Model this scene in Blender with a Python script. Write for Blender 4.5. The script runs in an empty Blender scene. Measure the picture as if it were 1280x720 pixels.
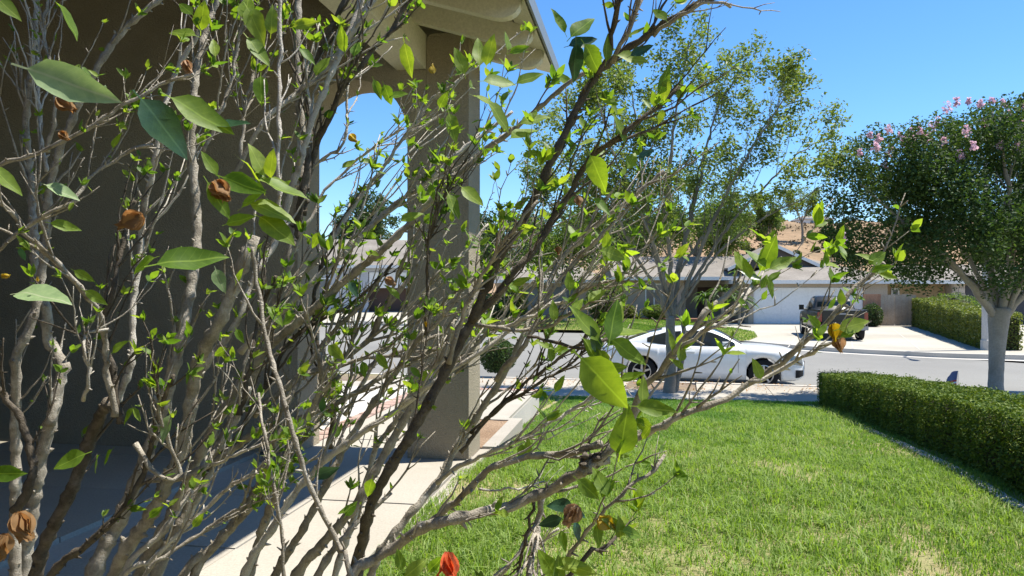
import bpy, math, random
import numpy as np
from mathutils import Vector, Matrix

random.seed(7); RNG = np.random.default_rng(7)
SC = bpy.context.scene
COL = SC.collection

# ------------------------------------------------------------------ camera, sky, sun, exposure
F = 924.0; CX, CY = 640.0, 360.0; EYE = 1.55        # focal length in photograph pixels, eye height above the porch slab
cam_d = bpy.data.cameras.new('camera'); cam = bpy.data.objects.new('camera', cam_d); COL.objects.link(cam)
cam.location = (0, 0, EYE); cam.rotation_euler = (math.radians(90), 0, 0)
cam_d.sensor_width = 36; cam_d.lens = 36 * F / 1280; cam_d.clip_start = 0.05; cam_d.clip_end = 6000
SC.camera = cam

SUN_AZ, SUN_EL = math.radians(79), math.radians(65)   # azimuth clockwise from the view direction
world = bpy.data.worlds.new('World'); SC.world = world; world.use_nodes = True
wn = world.node_tree.nodes; wl = world.node_tree.links
sky = wn.new('ShaderNodeTexSky'); sky.sky_type = 'NISHITA'; sky.sun_disc = False
sky.sun_elevation = SUN_EL; sky.sun_rotation = SUN_AZ; sky.altitude = 0; sky.air_density = 1.0; sky.dust_density = 0.0; sky.ozone_density = 8.0
hs = wn.new('ShaderNodeHueSaturation'); hs.inputs['Saturation'].default_value = 1.13      # a deep clear blue
wl.new(sky.outputs[0], hs.inputs['Color']); wl.new(hs.outputs[0], wn['Background'].inputs[0]); wn['Background'].inputs[1].default_value = 0.11
sun_d = bpy.data.lights.new('sun', 'SUN'); sun_o = bpy.data.objects.new('sun', sun_d); COL.objects.link(sun_o)
sun_d.energy = 5.0; sun_d.angle = math.radians(0.53); sun_d.color = (1.0, 0.95, 0.86)
SUNV = Vector((math.sin(SUN_AZ) * math.cos(SUN_EL), math.cos(SUN_AZ) * math.cos(SUN_EL), math.sin(SUN_EL)))
sun_o.rotation_euler = SUNV.to_track_quat('Z', 'Y').to_euler(); sun_o.location = (20, 10, 40)
SC.view_settings.view_transform = 'Standard'; SC.view_settings.look = 'None'
SC.view_settings.gamma = 1.0; SC.view_settings.use_curve_mapping = False
SC.view_settings.exposure = 0.97
SC.render.engine = 'CYCLES'
SC.cycles.max_bounces = 8; SC.cycles.transparent_max_bounces = 8

# ------------------------------------------------------------------ coordinates
def P(px, py, d):                     # a point seen at a photograph pixel, d metres ahead
    return Vector(((px - CX) / F * d, d, EYE + (CY - py) / F * d))
def G(px, py, z):                     # the point of the level z seen at a pixel
    d = (EYE - z) * F / (py - CY)
    return Vector(((px - CX) / F * d, d, z))
A_H = math.atan2(160, F)              # the porch and the walkway run this far to the right of the view
UX, UY = math.sin(A_H), math.cos(A_H)
def H(u, v, z=0.0):                   # house frame: u along the walkway, v to its right
    return Vector((u * UX + v * UY, u * UY - v * UX, z))
def invH(x, y): return (x * UX + y * UY, x * UY - y * UX)
A_S = math.radians(-13)
TX, TY = math.cos(A_S), math.sin(A_S); NX, NY = -TY, TX
S0 = (3.6, 14.3)
def S(t, n, z=0.0):                   # street frame: t along the street, n across it, from the lawn's edge
    return Vector((S0[0] + t * TX + n * NX, S0[1] + t * TY + n * NY, z))
def invS(x, y): return ((x - S0[0]) * TX + (y - S0[1]) * TY, (x - S0[0]) * NX + (y - S0[1]) * NY)
Z_WALK, Z_ROAD, Z_FAR = -0.62, -0.77, -0.62
def zl(x, y):                         # the lawn falls gently to the sidewalk
    s = min(max((y - 6) / 8.3, 0), 1.0)
    return -0.01 - 0.625 * s ** 1.15

# ------------------------------------------------------------------ materials
def mat(name, rough=0.7, spec=0.3):
    m = bpy.data.materials.new(name); m.use_nodes = True
    nt = m.node_tree; b = nt.nodes['Principled BSDF']
    b.inputs['Roughness'].default_value = rough
    b.inputs['Specular IOR Level'].default_value = spec
    return m, nt, b
def N(nt, typ, **kw):
    n = nt.nodes.new(typ)
    for k, v in kw.items():
        if k in n.inputs: n.inputs[k].default_value = v
        else: setattr(n, k, v)
    return n
def ramp(nt, fac, stops):
    r = nt.nodes.new('ShaderNodeValToRGB'); e = r.color_ramp.elements
    while len(e) < len(stops): e.new(0.5)
    for i, (p, c) in enumerate(stops):
        e[i].position = p; e[i].color = (*c, 1)
    nt.links.new(fac, r.inputs[0]); return r.outputs[0]
def noise(nt, scale, detail=4, rough=0.55, coord='Object', vec=None):
    n = N(nt, 'ShaderNodeTexNoise', Scale=scale, Detail=detail, Roughness=rough)
    if vec is None:
        tc = nt.nodes.new('ShaderNodeTexCoord'); vec = tc.outputs[coord]
    nt.links.new(vec, n.inputs['Vector']); return n.outputs['Fac']
def mix(nt, fac, a, b, blend='MIX'):
    m = nt.nodes.new('ShaderNodeMix'); m.data_type = 'RGBA'; m.blend_type = blend
    for i, v in ((0, fac), (6, a), (7, b)):
        if hasattr(v, 'is_linked') or isinstance(v, bpy.types.NodeSocket): nt.links.new(v, m.inputs[i])
        elif i == 0: m.inputs[0].default_value = v
        else: m.inputs[i].default_value = (*v, 1)
    return m.outputs[2]
def bump(nt, b, h, strength=0.3, dist=0.02):
    bp = N(nt, 'ShaderNodeBump', Strength=strength, Distance=dist)
    nt.links.new(h, bp.inputs['Height']); nt.links.new(bp.outputs[0], b.inputs['Normal'])
def rough_mat(name, c1, c2, scale=3, fine=40, rough=0.85, spec=0.2, bstr=0.3, bdist=0.01, c3=None, obj_var=0.0):
    """two-tone mottled matt surface with fine relief"""
    m, nt, b = mat(name, rough, spec)
    g = nt.nodes.new('ShaderNodeNewGeometry')
    big = noise(nt, scale, 5, 0.6, vec=g.outputs['Position'])
    fin = noise(nt, fine, 4, 0.6, vec=g.outputs['Position'])
    c = ramp(nt, big, [(0.3, c1), (0.7, c2)])
    k = ramp(nt, fin, [(0.25, (0.82, 0.82, 0.82)), (0.75, (1.12, 1.12, 1.12))])
    c = mix(nt, 1.0, c, k, 'MULTIPLY')
    if c3 is not None:
        sp = noise(nt, scale * 0.37, 6, 0.7, vec=g.outputs['Position'])
        f = ramp(nt, sp, [(0.52, (0, 0, 0)), (0.66, (1, 1, 1))])
        c = mix(nt, f, c, c3)
    if obj_var:
        oi = nt.nodes.new('ShaderNodeObjectInfo')
        v = ramp(nt, oi.outputs['Random'], [(0, (1 - obj_var,) * 3), (1, (1 + obj_var,) * 3)])
        c = mix(nt, 1.0, c, v, 'MULTIPLY')
    nt.links.new(c, b.inputs['Base Color'])
    bump(nt, b, fin, bstr, bdist)
    return m
def plain(name, col, rough=0.5, spec=0.4, metal=0.0, coat=0.0):
    m, nt, b = mat(name, rough, spec)
    g = nt.nodes.new('ShaderNodeNewGeometry')
    f = noise(nt, 9, 4, 0.6, vec=g.outputs['Position'])
    c = ramp(nt, f, [(0.3, tuple(x * 0.93 for x in col)), (0.7, tuple(min(x * 1.05, 0.9) for x in col))])
    nt.links.new(c, b.inputs['Base Color'])
    b.inputs['Metallic'].default_value = metal; b.inputs['Coat Weight'].default_value = coat
    return m
def leaf_mat(name, lo, hi, trans=0.4, tcol=None, rough=0.45, spec=0.35, veins=False, patch=None):
    """thin leaf: light comes through it; tone varies from leaf to leaf"""
    m, nt, b = mat(name, rough, spec)
    at = nt.nodes.new('ShaderNodeAttribute'); at.attribute_name = 'rnd'
    oi = nt.nodes.new('ShaderNodeObjectInfo')
    ad = N(nt, 'ShaderNodeMath', operation='ADD'); nt.links.new(at.outputs['Fac'], ad.inputs[0])
    if veins: nt.links.new(oi.outputs['Random'], ad.inputs[1])
    else: ad.inputs[1].default_value = 0
    c = ramp(nt, ad.outputs[0], [(0.0, lo), (1.0, hi)])
    if patch:
        g = nt.nodes.new('ShaderNodeNewGeometry')
        pf = noise(nt, patch[1], 3, 0.5, vec=g.outputs['Position'])
        pf = ramp(nt, pf, [(patch[2], (0, 0, 0)), (patch[3], (1, 1, 1))])
        c = mix(nt, pf, c, patch[0])
    if veins:
        gp = nt.nodes.new('ShaderNodeTexCoord'); mo = noise(nt, 7, 4, 0.6, vec=gp.outputs['Object'])
        c = mix(nt, 1.0, c, ramp(nt, mo, [(0.3, (0.8, 0.84, 0.8)), (0.7, (1.18, 1.14, 1.1))]), 'MULTIPLY')
        bump(nt, b, mo, 0.12, 0.004)
        tc = nt.nodes.new('ShaderNodeTexCoord'); sp = nt.nodes.new('ShaderNodeSeparateXYZ')
        nt.links.new(tc.outputs['Object'], sp.inputs[0])
        ab = N(nt, 'ShaderNodeMath', operation='ABSOLUTE'); nt.links.new(sp.outputs['Y'], ab.inputs[0])
        # side veins: stripes of x - 0.8|y|
        k1 = N(nt, 'ShaderNodeMath', operation='MULTIPLY_ADD'); k1.inputs[1].default_value = -0.9
        nt.links.new(ab.outputs[0], k1.inputs[0]); nt.links.new(sp.outputs['X'], k1.inputs[2])
        k2 = N(nt, 'ShaderNodeMath', operation='MULTIPLY'); k2.inputs[1].default_value = 48; nt.links.new(k1.outputs[0], k2.inputs[0])
        k3 = N(nt, 'ShaderNodeMath', operation='SINE'); nt.links.new(k2.outputs[0], k3.inputs[0])
        sv = ramp(nt, k3.outputs[0], [(0.95, (0, 0, 0)), (1.0, (0.14, 0.14, 0.14))])
        mr = ramp(nt, ab.outputs[0], [(0.006, (0.5, 0.5, 0.5)), (0.018, (0, 0, 0))])
        vv = mix(nt, 1.0, sv, mr, 'LIGHTEN')
        vc = tuple(min(x * 1.7 + 0.02, 0.5) for x in hi)
        c = mix(nt, vv, c, vc)
    nt.links.new(c, b.inputs['Base Color'])
    tr = nt.nodes.new('ShaderNodeBsdfTranslucent')
    t = mix(nt, 1.0, c, tcol or (1.5, 1.6, 0.55), 'MULTIPLY'); nt.links.new(t, tr.inputs[0])
    ms = nt.nodes.new('ShaderNodeMixShader'); ms.inputs[0].default_value = trans
    nt.links.new(b.outputs[0], ms.inputs[1]); nt.links.new(tr.outputs[0], ms.inputs[2])
    nt.links.new(ms.outputs[0], nt.nodes['Material Output'].inputs[0])
    return m
def glass_mat(name, col=(0.015, 0.018, 0.02), rough=0.06):
    m, nt, b = mat(name, rough, 0.6)
    g = nt.nodes.new('ShaderNodeNewGeometry'); f = noise(nt, 2, 2, vec=g.outputs['Position'])
    nt.links.new(ramp(nt, f, [(0.3, col), (0.7, tuple(x * 1.5 for x in col))]), b.inputs['Base Color'])
    return m

M = {}
M['stucco'] = rough_mat('stucco', (0.30, 0.255, 0.182), (0.35, 0.30, 0.218), 1.6, 70, 0.95, 0.1, 0.9, 0.02, c3=(0.262, 0.222, 0.158))
M['soffit'] = rough_mat('soffit_paint', (0.60, 0.565, 0.46), (0.66, 0.62, 0.51), 2.0, 60, 0.7, 0.2, 0.1, 0.004, obj_var=0.04)
M['beam'] = rough_mat('beam_paint', (0.58, 0.545, 0.44), (0.63, 0.595, 0.49), 2.0, 50, 0.7, 0.2, 0.12, 0.004)
M['drip'] = plain('drip_edge', (0.16, 0.19, 0.22), 0.5)
M['shingle'] = rough_mat('shingle', (0.19, 0.17, 0.145), (0.26, 0.235, 0.205), 0.8, 7, 0.95, 0.1, 0.5, 0.03)
M['concrete'] = rough_mat('concrete', (0.33, 0.30, 0.25), (0.39, 0.36, 0.305), 0.7, 70, 0.9, 0.15, 0.25, 0.004, c3=(0.28, 0.25, 0.205), obj_var=0.05)
M['far_concrete'] = rough_mat('drive_concrete', (0.36, 0.335, 0.28), (0.42, 0.395, 0.335), 0.25, 20, 0.9, 0.15, 0.15, 0.004, c3=(0.31, 0.285, 0.235))
M['kerb'] = rough_mat('kerb_concrete', (0.40, 0.38, 0.34), (0.50, 0.47, 0.42), 0.9, 60, 0.9, 0.15, 0.2, 0.004)
M['asphalt'] = rough_mat('asphalt', (0.185, 0.18, 0.165), (0.22, 0.215, 0.197), 0.25, 50, 0.9, 0.2, 0.4, 0.006, c3=(0.155, 0.15, 0.138))
M['brick'] = rough_mat('brick', (0.33, 0.22, 0.175), (0.40, 0.29, 0.24), 3, 60, 0.9, 0.15, 0.3, 0.004, obj_var=0.15)
M['soil'] = rough_mat('soil', (0.24, 0.16, 0.10), (0.33, 0.23, 0.15), 2.5, 45, 0.95, 0.1, 0.9, 0.03)
M['mulch'] = rough_mat('mulch', (0.16, 0.085, 0.06), (0.24, 0.14, 0.10), 2.5, 30, 0.95, 0.1, 0.9, 0.03)
M['dirt'] = rough_mat('parkway_dirt', (0.15, 0.115, 0.085), (0.26, 0.20, 0.15), 1.3, 40, 0.95, 0.1, 0.8, 0.03, c3=(0.22, 0.2, 0.1))
M['lawn_soil'] = rough_mat('lawn_soil', (0.17, 0.19, 0.06), (0.34, 0.29, 0.16), 1.6, 60, 0.95, 0.1, 0.8, 0.02, c3=(0.36, 0.29, 0.17))
M['far_lawn'] = rough_mat('far_lawn', (0.16, 0.18, 0.05), (0.26, 0.25, 0.09), 0.35, 25, 0.95, 0.1, 0.8, 0.05, c3=(0.26, 0.22, 0.10))
M['ground'] = rough_mat('ground', (0.22, 0.19, 0.12), (0.28, 0.24, 0.16), 0.05, 3, 0.95, 0.1, 0.4, 0.05)
M['hill'] = rough_mat('dry_hill', (0.27, 0.18, 0.11), (0.34, 0.235, 0.145), 0.06, 0.7, 0.95, 0.1, 0.9, 0.5, c3=(0.19, 0.14, 0.085))
M['brush'] = rough_mat('hill_brush', (0.20, 0.15, 0.09), (0.27, 0.20, 0.12), 0.2, 3, 0.95, 0.1)
M['bark'] = rough_mat('bush_bark', (0.19, 0.165, 0.13), (0.42, 0.375, 0.305), 38, 260, 0.9, 0.15, 0.9, 0.005, c3=(0.47, 0.43, 0.36))
M['bark_dark'] = rough_mat('bush_bark_dark', (0.065, 0.054, 0.04), (0.15, 0.125, 0.095), 36, 260, 0.9, 0.15, 0.9, 0.005, c3=(0.20, 0.17, 0.135))  # dark bark; on the lower left stems the tone stands for shade
M['bark_pale'] = rough_mat('bush_bark_pale', (0.42, 0.38, 0.32), (0.55, 0.51, 0.44), 40, 260, 0.9, 0.15, 0.8, 0.005, c3=(0.22, 0.18, 0.14))  # pale dead twigs; on other stems a painted sunlit tone
M['tree_bark'] = rough_mat('tree_bark', (0.19, 0.165, 0.13), (0.30, 0.265, 0.215), 4, 40, 0.9, 0.15, 0.6, 0.02)
M['myrtle_bark'] = rough_mat('myrtle_bark', (0.27, 0.245, 0.21), (0.38, 0.345, 0.30), 3, 30, 0.85, 0.2, 0.4, 0.02, c3=(0.22, 0.19, 0.155))
M['leaf'] = leaf_mat('bush_leaf', (0.085, 0.165, 0.024), (0.19, 0.28, 0.045), 0.55, (2.1, 2.0, 0.45), 0.5, 0.28, veins=True)
M['leaf_young'] = leaf_mat('bush_leaf_young', (0.13, 0.21, 0.03), (0.22, 0.30, 0.055), 0.5, (2.0, 1.85, 0.45), 0.5, 0.3, veins=True)
M['leaf_pale'] = leaf_mat('bush_leaf_pale', (0.20, 0.29, 0.14), (0.28, 0.38, 0.20), 0.35, (1.3, 1.4, 0.7), 0.4, 0.5, veins=True)
M['leaf_dark'] = leaf_mat('bush_leaf_dark', (0.02, 0.06, 0.03), (0.04, 0.09, 0.04), 0.2, (1.2, 1.6, 0.8), 0.35, 0.5, veins=True)
for _k, _a, _b, _t, _c in (('leaf', (0.07, 0.14, 0.024), (0.165, 0.25, 0.042), 0.48, (1.9, 2.0, 0.5)), ('leaf_young', (0.12, 0.20, 0.03), (0.23, 0.31, 0.055), 0.5, (1.8, 1.75, 0.5)), ('leaf_pale', (0.17, 0.26, 0.13), (0.25, 0.36, 0.19), 0.3, (1.2, 1.4, 0.7)), ('leaf_dark', (0.02, 0.06, 0.03), (0.04, 0.09, 0.04), 0.2, (1.2, 1.6, 0.8))):
    M[_k + '_small'] = leaf_mat('bush_' + _k + '_small', _a, _b, _t, _c, 0.5, 0.3)
M['leaf_yellow'] = leaf_mat('bush_leaf_yellow', (0.42, 0.30, 0.02), (0.55, 0.42, 0.04), 0.4, (1.3, 1.2, 0.6), 0.45, 0.4)
M['wilt'] = leaf_mat('wilted_petal', (0.30, 0.18, 0.08), (0.46, 0.32, 0.17), 0.45, (1.4, 1.1, 0.8), 0.6, 0.2)
M['peach'] = leaf_mat('peach_petal', (0.42, 0.28, 0.17), (0.54, 0.40, 0.27), 0.35, (1.2, 1.0, 0.8), 0.6, 0.2)
M['petal'] = leaf_mat('orange_petal', (0.60, 0.12, 0.035), (0.72, 0.20, 0.06), 0.4, (1.5, 0.9, 0.7), 0.5, 0.3)
M['grass'] = leaf_mat('grass_blade', (0.07, 0.18, 0.025), (0.25, 0.33, 0.075), 0.42, (1.35, 1.5, 0.5), 0.55, 0.25)
M['grass_dry'] = leaf_mat('dry_grass_blade', (0.42, 0.37, 0.20), (0.56, 0.50, 0.29), 0.3, (1.1, 1.0, 0.8), 0.7, 0.15)
M['tree_leaf'] = leaf_mat('tree_leaf', (0.08, 0.13, 0.03), (0.22, 0.255, 0.065), 0.4, (1.5, 1.6, 0.6), 0.5, 0.3)
M['myrtle_leaf'] = leaf_mat('myrtle_leaf', (0.028, 0.065, 0.02), (0.08, 0.12, 0.035), 0.3, (1.5, 1.6, 0.6), 0.55, 0.2)
M['far_leaf'] = leaf_mat('far_leaf', (0.06, 0.105, 0.025), (0.16, 0.20, 0.045), 0.42, (1.4, 1.6, 0.6), 0.5, 0.3)
M['far_leaf_dark'] = leaf_mat('far_leaf_dark', (0.03, 0.055, 0.02), (0.075, 0.105, 0.035), 0.3, (1.4, 1.6, 0.6), 0.5, 0.3)
M['hedge_leaf'] = leaf_mat('hedge_leaf', (0.05, 0.10, 0.018), (0.17, 0.22, 0.036), 0.2, (1.5, 1.5, 0.5), 0.6, 0.15)
M['hedge_leaf_b'] = leaf_mat('hedge_leaf_yellow', (0.085, 0.12, 0.025), (0.20, 0.225, 0.05), 0.35, (1.5, 1.5, 0.5), 0.45, 0.35)
M['core_shade'] = rough_mat('foliage_core', (0.035, 0.032, 0.02), (0.06, 0.055, 0.03), 6, 50, 0.95, 0.1)  # near-black fill of foliage cores, its colour stands for inner shade
M['pink'] = leaf_mat('pink_blossom', (0.60, 0.42, 0.48), (0.74, 0.58, 0.64), 0.4, (1.2, 1.0, 1.1), 0.6, 0.2)
M['white_paint'] = plain('car_white', (0.78, 0.79, 0.80), 0.28, 0.5, 0, 0.8)
M['black_paint'] = plain('truck_black', (0.016, 0.018, 0.018), 0.4, 0.35, 0, 0.25)
M['tonneau'] = plain('bed_cover', (0.05, 0.05, 0.052), 0.65, 0.3)
M['glass'] = glass_mat('dark_glass'); M['window'] = glass_mat('house_glass', (0.07, 0.085, 0.10), 0.08)
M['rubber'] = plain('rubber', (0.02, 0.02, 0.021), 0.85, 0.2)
M['alloy'] = plain('alloy', (0.62, 0.62, 0.63), 0.32, 0.5, 0.7)
M['grey_trim'] = plain('grey_trim', (0.30, 0.30, 0.31), 0.4)
M['lamp_glass'] = plain('lamp_glass', (0.10, 0.12, 0.14), 0.12, 0.6, 0, 0.6)
M['red_lamp'] = plain('red_lamp', (0.22, 0.03, 0.028), 0.15, 0.6, 0, 0.6)
M['chrome'] = plain('chrome', (0.7, 0.7, 0.7), 0.15, 0.5, 1.0)
M['trim_white'] = plain('trim_white', (0.72, 0.71, 0.68), 0.55)
M['door_white'] = plain('garage_white', (0.74, 0.74, 0.73), 0.55)
M['tan_wall'] = rough_mat('tan_stucco', (0.40, 0.34, 0.27), (0.46, 0.39, 0.31), 0.6, 20, 0.95, 0.1, 0.3, 0.01)
M['gold_wall'] = rough_mat('gold_stucco', (0.42, 0.30, 0.17), (0.48, 0.35, 0.21), 0.6, 20, 0.95, 0.1, 0.3, 0.01)
M['grey_wall'] = rough_mat('grey_siding', (0.40, 0.41, 0.43), (0.47, 0.48, 0.50), 0.6, 20, 0.9, 0.1, 0.3, 0.01)
M['blue_door'] = plain('slate_garage', (0.14, 0.16, 0.19), 0.6)
M['dark_door'] = plain('charcoal_garage', (0.055, 0.055, 0.065), 0.6)
M['brown_dark'] = plain('brown_recess', (0.10, 0.06, 0.045), 0.8)
M['gable'] = plain('gable_brown', (0.10, 0.085, 0.075), 0.8)
M['plank'] = rough_mat('weathered_plank', (0.44, 0.33, 0.23), (0.56, 0.43, 0.31), 2, 14, 0.9, 0.15, 0.4, 0.01, obj_var=0.14)
M['plank_red'] = rough_mat('red_plank', (0.44, 0.21, 0.12), (0.52, 0.27, 0.16), 2, 14, 0.9, 0.15, 0.4, 0.01, obj_var=0.1)
M['stone'] = rough_mat('pier_stone', (0.36, 0.31, 0.26), (0.50, 0.44, 0.38), 2, 14, 0.95, 0.1, 0.5, 0.02, obj_var=0.2)
M['post'] = rough_mat('post_concrete', (0.44, 0.42, 0.38), (0.54, 0.51, 0.47), 1.5, 40, 0.9, 0.15, 0.3, 0.004)
M['flag_blue'] = leaf_mat('flag_blue', (0.14, 0.17, 0.27), (0.18, 0.21, 0.31), 0.4, (1, 1, 1.2), 0.8, 0.1)
M['flag_red'] = leaf_mat('flag_red', (0.5, 0.07, 0.07), (0.55, 0.1, 0.1), 0.4, (1.1, 1, 1), 0.8, 0.1)
M['flag_white'] = leaf_mat('flag_white', (0.7, 0.7, 0.7), (0.75, 0.75, 0.75), 0.4, (1, 1, 1), 0.8, 0.1)

# ------------------------------------------------------------------ mesh helpers
class MB:
    def __init__(s): s.v = []; s.f = []; s.mi = []
    def add(s, vs, fs, mi=0):
        o = len(s.v); s.v += [tuple(x) for x in vs]
        s.f += [tuple(i + o for i in q) for q in fs]; s.mi += [mi] * len(fs)
    def box(s, lo, hi, fr=None):
        (x0, y0, z0), (x1, y1, z1) = lo, hi
        vs = [(x0, y0, z0), (x1, y0, z0), (x1, y1, z0), (x0, y1, z0), (x0, y0, z1), (x1, y0, z1), (x1, y1, z1), (x0, y1, z1)]
        if fr: vs = [fr(*p) for p in vs]
        s.add(vs, [(0, 3, 2, 1), (4, 5, 6, 7), (0, 1, 5, 4), (1, 2, 6, 5), (2, 3, 7, 6), (3, 0, 4, 7)])
    def prism(s, poly, z0, z1, fr=None):          # polygon in plan, extruded
        n = len(poly); vs = [(p[0], p[1], z0) for p in poly] + [(p[0], p[1], z1) for p in poly]
        if fr: vs = [fr(*p) for p in vs]
        s.add(vs, [tuple(range(n - 1, -1, -1)), tuple(range(n, 2 * n))] + [(i, (i + 1) % n, n + (i + 1) % n, n + i) for i in range(n)])
    def tube(s, pts, rad, sides=7, cap=True, mi=0):
        pts = [Vector(p) for p in pts]; n = len(pts)
        if n < 2: return
        up = Vector((0.3, 0.2, 0.9)).normalized(); vs = []
        prev = None
        for i in range(n):
            t = (pts[min(i + 1, n - 1)] - pts[max(i - 1, 0)])
            if t.length < 1e-9: t = Vector((0, 0, 1))
            t.normalize()
            if prev is None:
                a = t.cross(up)
                if a.length < 1e-3: a = t.cross(Vector((1, 0, 0)))
            else: a = prev - t * prev.dot(t)
            a.normalize(); prev = a; b = t.cross(a)
            for k in range(sides):
                an = 2 * math.pi * k / sides
                vs.append(pts[i] + (a * math.cos(an) + b * math.sin(an)) * rad[i])
        fs = [(i * sides + k, i * sides + (k + 1) % sides, (i + 1) * sides + (k + 1) % sides, (i + 1) * sides + k) for i in range(n - 1) for k in range(sides)]
        if cap: fs += [tuple(range(sides - 1, -1, -1)), tuple(range((n - 1) * sides, n * sides))]
        s.add(vs, fs, mi)
    def lathe(s, prof, sides=24, axis='y'):       # (radius, along) pairs about the y axis
        vs = []
        for r, a in prof:
            for k in range(sides):
                an = 2 * math.pi * k / sides; vs.append((r * math.cos(an), a, r * math.sin(an)))
        n = len(prof)
        s.add(vs, [(i * sides + k, (i + 1) * sides + k, (i + 1) * sides + (k + 1) % sides, i * sides + (k + 1) % sides) for i in range(n - 1) for k in range(sides)])
    def mesh(s, name, smooth=False):
        me = bpy.data.meshes.new(name); me.from_pydata(s.v, [], s.f); me.update()
        if smooth: me.polygons.foreach_set('use_smooth', [True] * len(me.polygons))
        return me
    def build(s, name, m, parent=None, smooth=False, world=True):
        return put(name, s.mesh(name, smooth), m, parent, world)
def put(name, me, m=None, parent=None, world=True):
    """link a mesh; coordinates are world ones unless world=False (then the parent's own)"""
    if m is not None and len(me.materials) == 0: me.materials.append(m)
    o = bpy.data.objects.new(name, me); COL.objects.link(o)
    if parent is not None:
        o.parent = parent
        if world: o.matrix_parent_inverse = WM(parent).inverted()
    return o
def WM(o):
    m = o.matrix_basis.copy()
    if o.parent is not None: m = WM(o.parent) @ o.matrix_parent_inverse @ m
    return m
def thing(name, label, cat, loc=(0, 0, 0), rz=0.0, group=None):
    o = bpy.data.objects.new(name, None); COL.objects.link(o)
    o.empty_display_size = 0.2; o.location = loc; o.rotation_euler = (0, 0, rz)
    return tag(o, label, cat, group)
def tag(o, label, cat, group=None):
    o['label'] = label; o['category'] = cat
    if group: o['group'] = group
    return o
def struct(o): o['kind'] = 'structure'; return o
def stuff(o): o['kind'] = 'stuff'; return o

def fast_mesh(name, verts, faces_flat, sizes, rnd=None):
    """mesh from numpy arrays"""
    me = bpy.data.meshes.new(name)
    nv = len(verts); nl = len(faces_flat); nf = len(sizes)
    me.vertices.add(nv); me.vertices.foreach_set('co', np.asarray(verts, np.float32).ravel())
    me.loops.add(nl); me.loops.foreach_set('vertex_index', np.asarray(faces_flat, np.int32))
    me.polygons.add(nf)
    st = np.zeros(nf, np.int32); st[1:] = np.cumsum(sizes)[:-1]
    me.polygons.foreach_set('loop_start', st)
    me.update(calc_edges=True)
    if rnd is not None:
        a = me.attributes.new('rnd', 'FLOAT', 'POINT'); a.data.foreach_set('value', np.asarray(rnd, np.float32))
    return me
def unit(a): return a / np.maximum(np.linalg.norm(a, axis=1, keepdims=True), 1e-9)
def leaf_cloud(name, pos, size, aspect=0.5, flat=0.35, rnd=None, droop=0.0, axis=None):
    """many folded four-point leaves; returns a mesh"""
    pos = np.asarray(pos, float); n = len(pos)
    ax = unit(RNG.normal(size=(n, 3)) * [1, 1, 0.7] + [0, 0, -droop]) if axis is None else unit(axis)
    nr = unit(RNG.normal(size=(n, 3)) * flat + [0, 0, 1 - flat * 0.5])
    si = unit(np.cross(ax, nr)); nr = np.cross(si, ax)
    L = size * RNG.uniform(0.65, 1.3, (n, 1)); W = L * aspect * 0.5
    v = np.empty((n, 4, 3))
    v[:, 0] = pos - ax * L * 0.5; v[:, 2] = pos + ax * L * 0.5
    v[:, 1] = pos + si * W + nr * W * 0.35; v[:, 3] = pos - si * W + nr * W * 0.35
    b = (np.arange(n) * 4)[:, None]
    f = np.concatenate([b + [0, 1, 2], b + [0, 2, 3]], 1).ravel()
    r = RNG.uniform(0, 1, n) if rnd is None else rnd
    return fast_mesh(name, v.reshape(-1, 3), f, np.full(2 * n, 3), np.repeat(r, 4))
def clump_points(centers, radii, n, shell=0.5, noise_amp=0.0):
    """points spread through clumps (more towards their outsides)"""
    c = np.asarray(centers, float); r = np.asarray(radii, float)
    if r.ndim == 1: r = np.repeat(r[:, None], 3, 1)
    w = r.prod(1) ** (0.75); k = RNG.choice(len(c), n, p=w / w.sum())
    d = unit(RNG.normal(size=(n, 3))); q = RNG.uniform(0, 1, (n, 1)) ** shell
    return c[k] + d * q * r[k], k

def smooth_path(pts, step=0.03, jit=0.0):
    """Catmull-Rom through points, resampled; returns points and 0..1 parameters"""
    p = [Vector(a) for a in pts]; out = []; par = []
    p = [p[0] * 2 - p[1]] + p + [p[-1] * 2 - p[-2]]
    tot = sum((p[i + 1] - p[i]).length for i in range(1, len(p) - 2)); run = 0
    for i in range(1, len(p) - 2):
        a, b, c, d = p[i - 1], p[i], p[i + 1], p[i + 2]; L = (c - b).length; m = max(1, int(L / step))
        for k in range(m):
            t = k / m; t2 = t * t; t3 = t2 * t
            q = 0.5 * ((2 * b) + (c - a) * t + (2 * a - 5 * b + 4 * c - d) * t2 + (-a + 3 * b - 3 * c + d) * t3)
            if jit and (i > 1 or k): q = q + Vector((random.gauss(0, jit), random.gauss(0, jit), random.gauss(0, jit)))
            out.append(q); par.append((run + L * t) / tot)
        run += L
    out.append(p[-2].copy()); par.append(1.0)
    return out, par

# ================================================================== THE SETTING
# ground sheet to the horizon
mb = MB(); R = 2500
mb.add([(-R, -R, -0.98), (R, -R, -0.98), (R, R, -0.98), (-R, R, -0.98)], [(0, 1, 2, 3)])
struct(mb.build('ground', M['ground']))

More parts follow.
